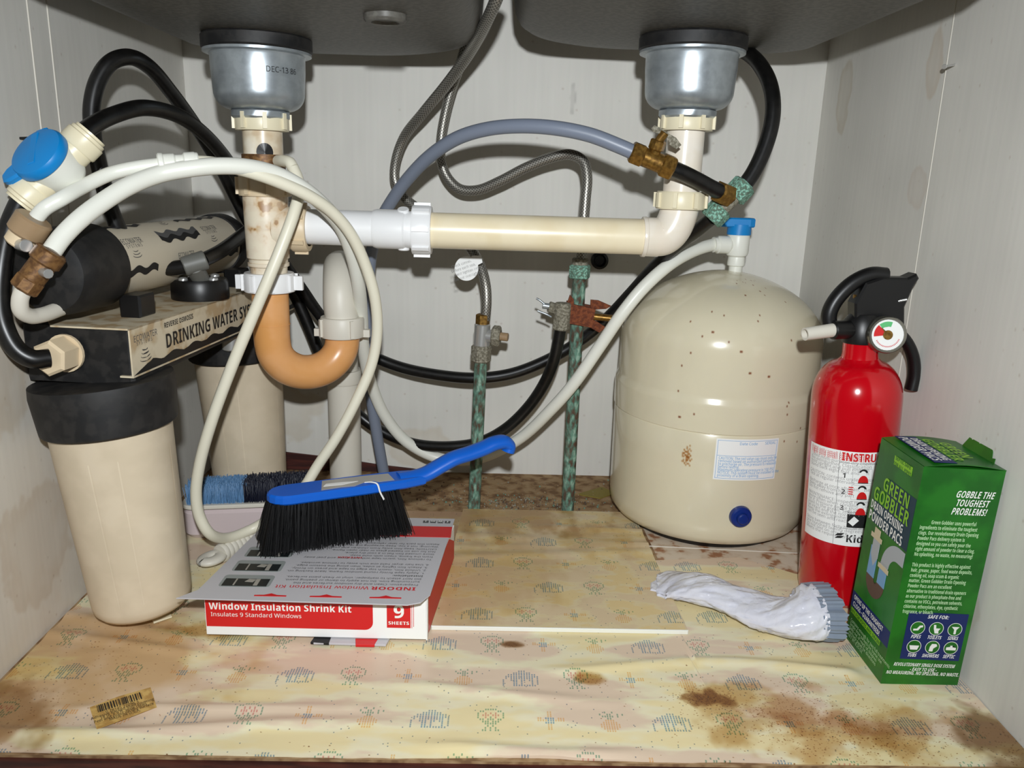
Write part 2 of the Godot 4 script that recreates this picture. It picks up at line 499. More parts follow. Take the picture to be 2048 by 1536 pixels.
func liner_mat() -> StandardMaterial3D:
	var w := 820
	var h := 452
	var im := Image.create(w, h, false, Image.FORMAT_RGB8)
	im.fill(Color(0.90, 0.865, 0.73))
	var basket := ["......aaa.....", "....aabbbaa...", "..aabbabbabba.", ".aabbabbbabbba", ".a.abbabbabb.a", "a..abb.bb.ab.a", "a...bb.b...b.a", "a...bb.b...b.a", "a...bbabaabaa."]
	var tree := ["...ggggg...", ".gg.....gg.", "g..r.r.r..g", "g.rrr.rrr.g", "g..r.g.r..g", ".gg.ggg.gg.", "..ggg.ggg..", "...ggggg...", "....g.g....", "...g.g.g...", "..gg.g.gg.."]
	var plaid := ["....oo.....", "....oo.....", "....oo.....", "oo.bbbb.ooo", "oooobbboooo", "...bbbb....", "....oo.....", "....oo.....", "....oo....."]
	var pine := ["...g..g....", ".g..gg..g.g", "..ggggg.g..", "....gg.....", "...oooo....", "..oooooo...", ".oooooooo..", ".oooooooo..", "..oooooo...", "...oooo...."]
	var ink := {"a": Color(0.50, 0.58, 0.60), "b": Color(0.44, 0.58, 0.64), "g": Color(0.48, 0.63, 0.50), "r": Color(0.80, 0.55, 0.48), "o": Color(0.87, 0.71, 0.46)}
	var rng := RandomNumberGenerator.new()
	rng.seed = 5
	for row in 2:
		for k in 4:
			var rows: Array = [basket, tree, plaid, pine][k]
			var cx := (0.125 + 0.25 * k + (0.381 if row == 1 else 0.0)) * w
			var cy := (0.25 if row == 0 else 0.737) * h
			var cw := 9.6 if k == 0 else 8.6
			for j in rows.size():
				for i in rows[j].length():
					var ch: String = rows[j][i]
					if ch == ".": continue
					var px := int(cx + (i - rows[j].length() / 2.0) * cw)
					var py := int(cy + (j - rows.size() / 2.0) * 10.5)
					for dy in 9:
						for dx in 5:
							im.set_pixel(posmod(px + dx, w), posmod(py + dy, h), ink[ch].lerp(Color(0.90, 0.865, 0.73), 0.08 + rng.randf() * 0.25))
			for d in 9:
				var px := int(fposmod(cx + rng.randf_range(-100, 100), w)); var py := int(fposmod(cy + rng.randf_range(-110, 110), h))
				for dy in 5:
					for dx in 4: im.set_pixel(posmod(px + dx, w), posmod(py + dy, h), Color(0.55, 0.58, 0.56))
	var m := mat(Color.WHITE, 0.34)
	m.albedo_texture = ImageTexture.create_from_image(im)
	m.detail_enabled = true
	m.detail_blend_mode = BaseMaterial3D.BLEND_MODE_MUL
	m.detail_uv_layer = BaseMaterial3D.DETAIL_UV_2
	m.texture_repeat = true
	return m

func stain_tex(spots: Array, pink: float, seed_: int) -> ImageTexture:
	var n := FastNoiseLite.new()
	n.seed = seed_
	n.frequency = 1.0
	n.fractal_octaves = 4
	var w := 512; var h := 366
	var im := Image.create(w, h, false, Image.FORMAT_RGB8)
	for j in h:
		for i in w:
			var u := (i + 0.5) / w; var v := (j + 0.5) / h
			var c := Color(1, 1, 1)
			# lilac where the sheet has come loose from the board, yellowed elsewhere
			var p := n.get_noise_2d(u * 4.0, v * 9.0) + 0.5 * (0.62 - u) * pink + 0.12 * n.get_noise_2d(u * 30.0, v * 60.0)
			c = c.lerp(Color(0.93, 0.83, 0.88), smoothstep(-0.05, 0.22, p) * 0.85 * pink)
			c = c.lerp(Color(1.0, 0.955, 0.84), smoothstep(0.05, 0.3, -p) * 0.7)
			for q in spots:
				var d: float = Vector2((u - q[0]) / q[2], (v - q[1]) / q[3]).length() + q[6] * n.get_noise_2d(u * q[7] + 7.0, v * q[7] * 0.7)
				if d < 1.0: c = c.lerp(c * q[5], smoothstep(1.0, 0.35, d) * q[4])
			im.set_pixel(i, j, c)
	w *= 4; h *= 4
	im.resize(w, h, Image.INTERPOLATE_CUBIC)
	var rng := RandomNumberGenerator.new()
	rng.seed = seed_
	for k in 700:
		var x := rng.randi_range(1, w - 4); var y := rng.randi_range(1, h - 4)
		var f := rng.randf()
		for dy in 1 + int(f * 2.2):
			for dx in 1 + int(rng.randf() * 3.0): im.set_pixel(x + dx, y + dy, im.get_pixel(x + dx, y + dy) * Color(0.60, 0.48, 0.40))
	for q in spots:
		for k in int(q[8]) * 5:
			var x := int((q[0] + rng.randfn(0, 0.5) * q[2]) * w); var y := int((q[1] + rng.randfn(0, 0.5) * q[3]) * h)
			if x > 0 and y > 0 and x < w - 3 and y < h - 3:
				for dy in 1 + rng.randi() % 2:
					for dx in 1 + rng.randi() % 3: im.set_pixel(x + dx, y + dy, im.get_pixel(x + dx, y + dy) * Color(0.70, 0.56, 0.42))
	return ImageTexture.create_from_image(im)

# a sheet over x0..x1, from the line back(x) to the line front(x), as high as rise(x, z)
func sheet(x0: float, x1: float, back: Callable, front: Callable, rise: Callable, nx: int, nz: int, uv: Callable, uv2: Callable) -> SurfaceTool:
	var s := st()
	var p := []
	for j in nz + 1:
		var row := PackedVector3Array()
		for i in nx + 1:
			var x := lerpf(x0, x1, float(i) / nx)
			var z := lerpf(back.call(x), front.call(x), float(j) / nz)
			row.append(Vector3(x, rise.call(x, z), z))
		p.append(row)
	var put := func(q: Vector3, g: int) -> void:
		s.set_smooth_group(g)
		s.set_uv(uv.call(q))
		s.set_uv2(uv2.call(q))
		s.add_vertex(q)
	for j in nz:
		for i in nx:
			for q in [p[j + 1][i], p[j][i + 1], p[j + 1][i + 1], p[j + 1][i], p[j][i], p[j][i + 1]]: put.call(q, 1)
	# the edges go down to the board
	var rim := []
	for i in nx + 1: rim.append(p[nz][i])
	for j in range(nz - 1, -1, -1): rim.append(p[j][nx])
	for i in range(nx - 1, -1, -1): rim.append(p[0][i])
	for j in range(1, nz): rim.append(p[j][0])
	for k in rim.size():
		var a: Vector3 = rim[k]; var b: Vector3 = rim[(k + 1) % rim.size()]
		var c := Vector3(b.x, 0.0002, b.z); var d := Vector3(a.x, 0.0002, a.z)
		for q in [a, b, c, a, c, d]: put.call(q, -1)
	return s

func ridge(d: float, w: float) -> float:
	return exp(-d * d / (w * w))

func liners() -> void:
	var n := FastNoiseLite.new()
	n.seed = 4
	n.frequency = 1.0
	n.fractal_octaves = 3
	var m := liner_mat()
	m.detail_albedo = stain_tex([
		[0.10, 0.80, 0.16, 0.16, 0.6, Color(0.84, 0.72, 0.50), 0.7, 9.0, 60], [0.03, 0.93, 0.07, 0.10, 0.7, Color(0.60, 0.46, 0.26), 0.8, 14.0, 60], [0.17, 0.72, 0.05, 0.03, 0.6, Color(0.72, 0.52, 0.24), 0.6, 18.0, 20],
		[0.78, 0.90, 0.10, 0.075, 0.62, Color(0.74, 0.58, 0.36), 1.0, 13.0, 160], [0.86, 0.95, 0.11, 0.07, 0.6, Color(0.76, 0.60, 0.40), 1.0, 15.0, 140], [0.715, 0.870, 0.030, 0.022, 0.8, Color(0.56, 0.38, 0.18), 0.9, 30.0, 60],
		[0.985, 0.97, 0.04, 0.10, 0.8, Color(0.50, 0.38, 0.24), 0.8, 16.0, 50], [0.60, 0.83, 0.02, 0.016, 0.8, Color(0.72, 0.56, 0.30), 0.5, 20.0, 8], [0.30, 0.30, 0.30, 0.24, 0.8, Color(0.70, 0.58, 0.44), 0.6, 7.0, 80],
		[0.68, 0.46, 0.03, 0.03, 0.6, Color(0.62, 0.42, 0.26), 0.8, 18.0, 20], [0.52, 0.745, 0.015, 0.012, 0.9, Color(0.5, 0.36, 0.2), 0.5, 30.0, 4]], 0.75, 21)
	var back := func(x: float) -> float:
		if x < 0.19: return 0.152
		if x < 0.30: return lerpf(0.284, 0.272, (x - 0.19) / 0.11)
		return lerpf(0.272, 0.37, (x - 0.30) / 0.14)
	var front := func(x: float) -> float: return 0.6285 + 0.0012 * n.get_noise_2d(x * 18.0, 3.0) - 0.003 * ridge(x - 0.02, 0.05)
	var rise := func(x: float, z: float) -> float:
		var y := 0.0011 + 0.0008 * maxf(0.0, n.get_noise_2d(x * 9.0, z * 34.0))
		y += 0.0036 * ridge(z - 0.598 - 0.010 * sin(x * 13.0), 0.006) * smoothstep(-0.02, -0.22, x)
		y += 0.0030 * ridge(z - 0.565 + 0.03 * x, 0.005) * smoothstep(-0.06, -0.2, x) * smoothstep(-0.40, -0.30, x)
		y += 0.0032 * ridge(z - 0.502 - 0.010 * sin(x * 17.0 + 1.0), 0.007) * smoothstep(0.00, 0.12, x)
		y += 0.0026 * ridge(z - 0.545 - 0.012 * sin(x * 11.0), 0.006) * smoothstep(-0.16, -0.05, x) * smoothstep(0.14, 0.02, x)
		y += 0.0034 * ridge(z - 0.618 - 0.004 * sin(x * 23.0), 0.006) * smoothstep(-0.10, 0.0, x) * smoothstep(0.15, 0.06, x)
		y += 0.0025 * ridge(z - 0.44 - 0.3 * (x + 0.40), 0.008) * smoothstep(-0.22, -0.34, x)
		y += 0.0022 * ridge(z - 0.47 - 0.2 * (x + 0.40), 0.006) * smoothstep(-0.22, -0.30, x)
		# held down by what stands on it
		return lerpf(y, 0.0011, maxf(smoothstep(-0.075, -0.066, x) * smoothstep(0.206, 0.198, x) * smoothstep(0.456, 0.448, z), maxf(smoothstep(0.335, 0.35, x) * smoothstep(0.53, 0.524, z), smoothstep(-0.29, -0.28, x) * smoothstep(-0.04, -0.05, x) * smoothstep(0.475, 0.47, z))))
	var uv := func(q: Vector3) -> Vector2: return Vector2((q.x + 0.053) / TILE.x + 0.125, (q.z - 0.582) / TILE.y + 0.25)
	var uv2 := func(q: Vector3) -> Vector2: return Vector2((q.x + 0.44) / 0.88, q.z / 0.63)
	single("shelf_liner", sheet(-0.4365, 0.4390, back, front, rise, 150, 120, uv, uv2), m, "large patterned cream shelf paper covering the cabinet floor up to the front rail", "shelf paper")
	# a second piece lies on top, left of the tank
	var m2: StandardMaterial3D = m.duplicate()
	m2.albedo_color = Color(0.94, 0.90, 0.85)
	m2.detail_albedo = stain_tex([[0.3, 0.10, 0.6, 0.22, 0.6, Color(0.74, 0.62, 0.47), 0.7, 6.0, 160], [0.75, 0.3, 0.3, 0.2, 0.4, Color(0.84, 0.74, 0.58), 0.7, 6.0, 60], [0.2, 0.6, 0.5, 0.5, 0.55, Color(0.86, 0.78, 0.66), 0.5, 5.0, 30]], 0.3, 33)
	var rise2 := func(x: float, z: float) -> float: return 0.0052 + 0.0015 * ridge(z - 0.235 - 0.08 * x, 0.007) + 0.0018 * ridge(z - 0.288 + 0.10 * x, 0.008) + 0.0022 * ridge(z - 0.200 - 0.05 * x, 0.005) * smoothstep(0.02, 0.10, x) + 0.0012 * ridge(z - 0.262 + 0.06 * x, 0.004)
	var uv3 := func(q: Vector3) -> Vector2: return Vector2((q.x + 0.018) / TILE.x + 0.125, (q.z - 0.420) / TILE.y + 0.25)
	var uv4 := func(q: Vector3) -> Vector2: return Vector2((q.x + 0.07) / 0.265, (q.z - 0.15) / 0.297)
	var s2 := slanted(rise2, uv3, uv4)
	var o := single("shelf_liner_board", s2, m2, "smaller raised piece of the same patterned paper, right of the red and white box", "shelf paper")
	var edge := st()
	prism(edge, rect(-0.064, 0.0012, 0.197, 0.0058), 0.0022, Transform3D(Basis(), Vector3(0, 0, 0.4440)), 0.0006)
	part("folded_edge", edge, M.white_tube, o, "white folded front edge")
	# plain sheet under the tank
	var s3 := st()
	prism(s3, PackedVector2Array([Vector2(0.199, -0.300), Vector2(0.310, -0.300), Vector2(0.4390, -0.385), Vector2(0.4390, -0.002), Vector2(0.190, -0.002)]), 0.0005, Transform3D(Basis(Vector3(1, 0, 0), Vector3(0, 0, -1), Vector3(0, 1, 0)), Vector3(0, 0.0002, 0)))
	var plain := mott([0.18, 0.34, 0.6], [Color(0.62, 0.44, 0.32), Color(0.80, 0.72, 0.63), Color(0.84, 0.78, 0.70)], Vector3.ONE * 7, 0.5, 0.0, 0.016, 41)
	var ps := single("plain_sheet", s3, plain, "stained plain pinkish sheet under the cream pressure tank", "shelf paper")
	edge = st()
	var ea := Vector3(0.1899, 0.0008, 0.2446); var eb := Vector3(0.3851, 0.0008, 0.2569)
	cyl(edge, ea, eb, 0.0007, 8)
	part("crease", edge, M.offwhite, ps)

# the raised piece has slanted sides: narrower towards the back
func slanted(rise: Callable, uv: Callable, uv2: Callable) -> SurfaceTool:
	var s := st()
	var nx := 40; var nz := 50
	var p := []
	for j in nz + 1:
		var t := float(j) / nz
		var row := PackedVector3Array()
		for i in nx + 1:
			var x := lerpf(lerpf(-0.045, -0.064, t), lerpf(0.1885, 0.197, t), float(i) / nx)
			var z := lerpf(0.150, 0.4455, t)
			row.append(Vector3(x, rise.call(x, z), z))
		p.append(row)
	var put := func(q: Vector3, g: int) -> void:
		s.set_smooth_group(g)
		s.set_uv(uv.call(q))
		s.set_uv2(uv2.call(q))
		s.add_vertex(q)
	for j in nz:
		for i in nx:
			for q in [p[j + 1][i], p[j][i + 1], p[j + 1][i + 1], p[j + 1][i], p[j][i], p[j][i + 1]]: put.call(q, 1)
	var rim := []
	for i in nx + 1: rim.append(p[nz][i])
	for j in range(nz - 1, -1, -1): rim.append(p[j][nx])
	for i in range(nx - 1, -1, -1): rim.append(p[0][i])
	for j in range(1, nz): rim.append(p[j][0])
	for k in rim.size():
		var a: Vector3 = rim[k]; var b: Vector3 = rim[(k + 1) % rim.size()]
		var c := Vector3(b.x, 0.0016, b.z); var d := Vector3(a.x, 0.0016, a.z)
		for q in [a, b, c, a, c, d]: put.call(q, -1)
	return s

# ---------------------------------------------------------------- the sink
func bowl(s: SurfaceTool, x0: float, x1: float, z0: float, z1: float, bottom: float, drain: Vector2, rads: Array) -> void:
	var cx := (x0 + x1) / 2; var cz := (z0 + z1) / 2
	var hw := (x1 - x0) / 2; var hd := (z1 - z0) / 2
	var rings := []
	for q in [[-0.012, 0.80], [-0.002, bottom + 0.06], [0.0, bottom + 0.034], [0.002, bottom + 0.020], [0.008, bottom + 0.009], [0.017, bottom + 0.003], [0.030, bottom]]:
		var pl := rrect(cx, cz, hw - q[0], hd - q[0], 0.07, 10, rads.map(func(r: float) -> float: return r - q[0] * 0.5))
		var ring := PackedVector3Array()
		for v in pl: ring.append(Vector3(v.x, q[1], v.y))
		rings.append(ring)
	var last: PackedVector3Array = rings[-1]
	for f in [0.35, 0.7, 0.92, 1.0]:
		var ring := PackedVector3Array()
		for v in last:
			var d := Vector2(v.x - drain.x, v.z - drain.y)
			var e := drain + d.normalized() * lerpf(d.length(), 0.05, f)
			ring.append(Vector3(e.x, bottom - 0.004 * f, e.y))
		rings.append(ring)
	for i in rings.size() - 1:
		var a: PackedVector3Array = rings[i]; var b: PackedVector3Array = rings[i + 1]
		for k in a.size():
			var j := (k + 1) % a.size()
			quad(s, a[k], a[j], b[j], b[k], 1)

func strainer(at: Vector3, label: String, printed: bool) -> void:
	var t := thing("basket_strainer", label, "sink strainer", at, false, Basis(), "basket strainers under the sink bowls")
	var xf := Transform3D(Basis(), at)
	var s := st()
	lathe(s, [Vector2(0.04, -0.012), Vector2(0.0555, -0.012), Vector2(0.0572, -0.010), Vector2(0.0572, 0.001), Vector2(0.0555, 0.003), Vector2(0.04, 0.003)], xf, 48)
	part("rubber_gasket", s, M.black_dusty, t)
	s = st()
	lathe(s, [Vector2(0.040, -0.0155), Vector2(0.0535, -0.0155), Vector2(0.0560, -0.0145), Vector2(0.0560, -0.012), Vector2(0.04, -0.012)], xf, 48)
	part("flange", s, M.steel, t)
	s = st()
	var prof := [Vector2(0.0, -0.071), Vector2(0.030, -0.071)]
	for k in 9:
		var a := PI / 2 * k / 8
		prof.append(Vector2(0.029 + 0.0185 * sin(a), -0.0525 - 0.0185 * cos(a)))
	prof.append_array([Vector2(0.0488, -0.030), Vector2(0.0490, -0.018), Vector2(0.050, -0.0155), Vector2(0.04, -0.013)])
	lathe(s, prof, xf, 56)
	var cup := part("cup", s, M.steel, t)
	s = st()
	lathe(s, [Vector2(0.02, -0.080), Vector2(0.0285, -0.080), Vector2(0.0305, -0.078), Vector2(0.0305, -0.0725), Vector2(0.0285, -0.0705), Vector2(0.02, -0.0705)], xf, 32, func(a: float) -> float: return 1.0 + 0.03 * (1.0 if fposmod(a * 6.0 / PI, 1.0) < 0.25 else 0.0))
	part("lock_nut", s, M.steel, t)
	s = st()
	lathe(s, [Vector2(0.02, -0.090), Vector2(0.0262, -0.090), Vector2(0.0268, -0.087), Vector2(0.0258, -0.085), Vector2(0.0268, -0.082), Vector2(0.0262, -0.079), Vector2(0.02, -0.079)], xf, 32)
	part("threaded_tail", s, M.steel, t)
	if printed:
		s = st()
		letters(s, "DEC-13 86", 0.0055, Vector2(0.0, 0.0), xf, 0, false, 1.0, 0.0, on_cylinder(Transform3D(Basis(), at + Vector3(0, -0.033, 0)), 0.0490, 0.42))
		part("lettering", s, M.ink, cup)

func sink() -> void:
	var t := thing("kitchen_sink", "dark grey underside of a double bowl kitchen sink above everything", "sink", Vector3(0, 0.585, 0.28))
	var s := st()
	bowl(s, -0.392, -0.029, 0.088, 0.56, 0.5855, Vector2(-0.2655, 0.25), [0.06, 0.06, 0.055, 0.13])
	part("bowl", s, M.sink, t)
	s = st()
	bowl(s, 0.005, 0.372, 0.098, 0.56, 0.6005, Vector2(0.1975, 0.25), [0.06, 0.06, 0.12, 0.06])
	part("bowl", s, M.sink, t)
	s = st()
	lathe(s, [Vector2(0.0, -0.003), Vector2(0.011, -0.003), Vector2(0.013, -0.0055), Vector2(0.0175, -0.0055), Vector2(0.0195, -0.003), Vector2(0.0195, 0.004), Vector2(0.0, 0.004)], Transform3D(Basis(), Vector3(-0.1124, 0.583, 0.384)), 32, func(a: float) -> float: return 1.0 + 0.015 * sin(a * 26.0))
	part("stamped_disc", s, M.sink, t)
	strainer(Vector3(-0.2668, 0.5792, 0.25), "galvanised basket strainer with printed date under the left sink bowl", true)
	strainer(Vector3(0.1973, 0.5936, 0.25), "galvanised basket strainer under the right sink bowl beside the tank", false)

# ---------------------------------------------------------------- drain pipes
func pipe_wall(s: SurfaceTool, a: Vector3, b: Vector3, r: float) -> void:
	cyl(s, a, b, r, 36, 0.001)

func drains() -> void:
	var L := -0.2658
	var at := func(x: float, y: float) -> Vector3: return Vector3(x, y, 0.25)
	# left tailpiece
	var t := thing("drain_tailpiece", "stained cream tailpiece with ribbed nut below the left strainer", "drain pipe", at.call(L, 0.4276), false, Basis(), "sink drain pipes")
	var s := st()
	slip_nut(s, at.call(L, 0.4873), at.call(L, 0.5070), 0.0302, 0.021)
	part("slip_nut", s, M.nut_cream, t)
	s = st()
	pipe_wall(s, at.call(L, 0.4248), at.call(L, 0.5049), 0.0212)
	part("pipe", s, M.pvc_cream, t)
	# drain saddle for the thin waste tube, strapped round the tailpiece
	t = thing("drain_saddle", "dark strap with translucent elbow clamped round the left tailpiece", "pipe clamp", at.call(L, 0.4437))
	s = st()
	lathe(s, [Vector2(0.0205, -0.010), Vector2(0.0232, -0.010), Vector2(0.0232, 0.010), Vector2(0.0205, 0.010)], Transform3D(Basis(), at.call(L, 0.4526)), 36)
	part("strap", s, M.brass_old, t)
	s = st()
	var sx := on_cylinder(Transform3D(Basis(), at.call(L, 0.4613)), 0.0216, 0.35)
	var hole := []
	for k in 20: hole.append(Vector3(0.0085 * cos(TAU * k / 20), 0.0035 + 0.0095 * sin(TAU * k / 20), 0.0012))
	for k in 20:
		vert(s, sx.call(Vector3(0, 0.0035, 0.0014)), -1); vert(s, sx.call(hole[(k + 1) % 20]), -1); vert(s, sx.call(hole[k]), -1)
	part("foam_seal", s, M.black, t)
	s = st()
	tube(s, [Vector3(-0.2453, 0.4560, 0.2680), Vector3(-0.2357, 0.4561, 0.2800), Vector3(-0.2274, 0.4541, 0.2880), Vector3(-0.2239, 0.4491, 0.2900)], 0.0062, 14)
	part("elbow", s, M.cream_tube, t)
	# tee
	t = thing("drain_tee", "stained cream drain tee joining the left tailpiece and the crossover pipe", "drain pipe", at.call(L, 0.3249), false, Basis(), "sink drain pipes")
	s = st()
	slip_nut(s, at.call(L, 0.4184), at.call(L, 0.4399), 0.0302, 0.021)
	part("slip_nut", s, M.nut_beige, t)
	s = st()
	lathe(s, [Vector2(0.019, 0.0), Vector2(0.0200, 0.0), Vector2(0.0205, 0.011), Vector2(0.0228, 0.0125), Vector2(0.0228, 0.016), Vector2(0.0215, 0.0165), Vector2(0.0215, 0.020), Vector2(0.0234, 0.0215), Vector2(0.0240, 0.06), Vector2(0.0248, 0.098), Vector2(0.0235, 0.100), Vector2(0.02, 0.100)], Transform3D(Basis(), at.call(L, 0.3289)), 40)
	var by := 0.3838
	part("tee_body", s, M.pvc_stain, t)
	s = st()
	cyl(s, at.call(L + 0.008, by), at.call(-0.2333, by), 0.0235, 32)
	part("branch", s, M.pvc_stain, t)
	s = st()
	slip_nut(s, at.call(-0.2366, by), at.call(-0.2187, by), 0.0275, 0.02, 6)
	part("branch_nut", s, M.nut_beige, t)
	# trap
	t = thing("drain_trap", "orange-tan plastic P-trap bend hanging under the drain tee", "drain pipe", Vector3(-0.2240, 0.1955, 0.2250), false, Basis(), "sink drain pipes")
	s = st()
	slip_nut(s, at.call(L, 0.3124), at.call(L, 0.3336), 0.0302, 0.0205)
	for k in [-1, 1]: box(s, Vector3(-0.006, 0.002, -0.003), Vector3(0.006, 0.018, 0.003), Transform3D(Basis(), at.call(L + k * 0.032, 0.3124)))
	part("slip_nut", s, M.pvc_white, t)
	var c := Vector3(-0.2283, 0.2589, 0.2280)
	var e := Vector3(-0.1932, 0.2498, 0.2050)
	var b0 := Vector3(L, e.y + 0.002, 0.25)
	s = st()
	var pts := [Vector3(L, 0.3164, 0.25), Vector3(L, b0.y + 0.03, 0.25)]
	for k in 9:
		var a := PI * k / 8
		var m := b0.lerp(e, 0.5 - 0.5 * cos(a))
		pts.append(m - Vector3(0, 0.0385 * sin(a), 0))
	pts.append(e + Vector3(0, 0.014, 0))
	sweep(s, spline(pts, 6), 0.0206, 28)
	part("trap_bend", s, M.trap, t)
	s = st()
	sweep(s, spline([Vector3(L, 0.2741 + 0.0006, 0.25), Vector3(L, 0.2741 - 0.0006, 0.25)], 2), 0.0211, 28)
	part("seam_ring", s, M.trap, t)
	# the return bend and the pipe down through the floor
	t = thing("drain_standpipe", "white return bend and pipe going down behind the orange trap", "drain pipe", Vector3(-0.2118, 0, 0.115), false, Basis(), "sink drain pipes")
	s = st()
	slip_nut(s, e + Vector3(0, 0.003, 0), e + Vector3(0, 0.027, 0), 0.0280, 0.02, 4)
	for k in [-1, 1]: box(s, Vector3(-0.005, 0.0, -0.004), Vector3(0.005, 0.009, 0.004), Transform3D(Basis(), e + Vector3(k * 0.0285, 0.003, 0)))
	part("slip_nut", s, M.offwhite, t)
	s = st()
	var f0 := e + Vector3(0, 0.024, 0)
	var f1 := Vector3(f0.x - 0.002, f0.y + 0.018, f0.z)
	var g1 := Vector3(-0.2110, f1.y, 0.115)
	pts = [f0, f1]
	for k in range(1, 8):
		var a := PI * k / 8
		pts.append(f1.lerp(g1, 0.5 - 0.5 * cos(a)) + Vector3(0, 0.040 * sin(a), 0))
	pts.append(g1)
	pts.append(Vector3(g1.x, 0.17, 0.115))
	sweep(s, spline(pts, 5), 0.0200, 28)
	part("return_bend", s, M.offwhite, t)
	s = st()
	pipe_wall(s, Vector3(g1.x, 0.0, 0.115), Vector3(g1.x, 0.178, 0.115), 0.0218)
	part("pipe", s, M.offwhite, t)
	s = st()
	lathe(s, [Vector2(0.02, 0.0), Vector2(0.0236, 0.0), Vector2(0.0242, 0.002), Vector2(0.0242, 0.016), Vector2(0.0236, 0.018), Vector2(0.02, 0.018)], Transform3D(Basis(), Vector3(g1.x, 0.171, 0.115)), 32)
	part("collar", s, M.offwhite, t)
	# crossover
	t = thing("drain_crossover", "horizontal white and ivory crossover drain pipe ending in a white elbow", "drain pipe", Vector3(-0.0036, 0.3660, 0.2500), false, Basis(), "sink drain pipes")
	var h0 := Vector3(-0.2287, 0.3860, 0.2500); var h1 := Vector3(0.1661, 0.3852, 0.2500)
	var on := func(px: float) -> Vector3: return h0.lerp(h1, (px - 600.0) / 700.0)
	s = st()
	pipe_wall(s, on.call(603), on.call(752), 0.0196)
	part("pipe", s, M.pvc_white, t, "white stub of pipe")
	s = st()
	lathe(s, [Vector2(0.019, 0), Vector2(0.0206, 0), Vector2(0.0219, 0.004), Vector2(0.0219, 0.034), Vector2(0.0205, 0.036), Vector2(0.0205, 0.046)], along(on.call(746), on.call(830)), 36)
	part("adaptor", s, M.pvc_white, t)
	s = st()
	cyl(s, on.call(806) + Vector3(0, 0.0185, 0.003), on.call(806) + Vector3(0, 0.0232, 0.005), 0.0065, 16)
	part("moulding_lug", s, M.pvc_white, t)
	s = st()
	cyl(s, on.call(806) - Vector3(0, 0.0232, 0.0), on.call(806) - Vector3(0, 0.0185, 0.0), 0.0065, 16)
	part("moulding_lug", s, M.pvc_white, t)
	s = st()
	slip_nut(s, on.call(824), on.call(862), 0.0290, 0.0195, 8)
	part("slip_nut", s, M.pvc_white, t)
	s = st()
	pipe_wall(s, on.call(850), on.call(1292), 0.0200)
	part("pipe", s, M.pvc_ivory, t, "long ivory pipe")
	var R := 0.1975
	s = st()
	lathe(s, [Vector2(0.0195, 0), Vector2(0.0222, 0), Vector2(0.0226, 0.001), Vector2(0.0226, 0.004), Vector2(0.0219, 0.005), Vector2(0.0219, 0.019), Vector2(0.0195, 0.019)], along(on.call(1283), on.call(1340)), 36)
	part("hub", s, M.pvc_gloss, t)
	s = st()
	var ty := 0.4205
	var hx: Vector3 = on.call(1310)
	pts = [hx]
	var cr := R - hx.x
	for k in range(0, 9):
		var a := PI / 2 * k / 8
		pts.append(Vector3(hx.x + 0.004 + (cr - 0.004) * sin(a), hx.y + 0.040 * (1 - cos(a)), 0.25))
	pts.append(Vector3(R, ty, 0.25))
	sweep(s, spline(pts, 5), 0.0213, 32)
	part("elbow", s, M.pvc_gloss, t, "glossy white elbow")
	s = st()
	slip_nut(s, Vector3(R, 0.4172, 0.25), Vector3(R, 0.4363, 0.25), 0.0292, 0.02)
	part("slip_nut", s, M.nut_cream, t)
	# right tailpiece
	t = thing("drain_tailpiece", "glossy cream tailpiece with ribbed nut below the right strainer", "drain pipe", Vector3(R, ty, 0.25), false, Basis(), "sink drain pipes")
	s = st()
	slip_nut(s, Vector3(R, 0.5009, 0.25), Vector3(R, 0.5175, 0.25), 0.0302, 0.021)
	part("slip_nut", s, M.nut_cream, t)
	s = st()
	pipe_wall(s, Vector3(R, 0.4336, 0.25), Vector3(R, 0.5155, 0.25), 0.0203)
	part("pipe", s, M.pvc_gloss, t)

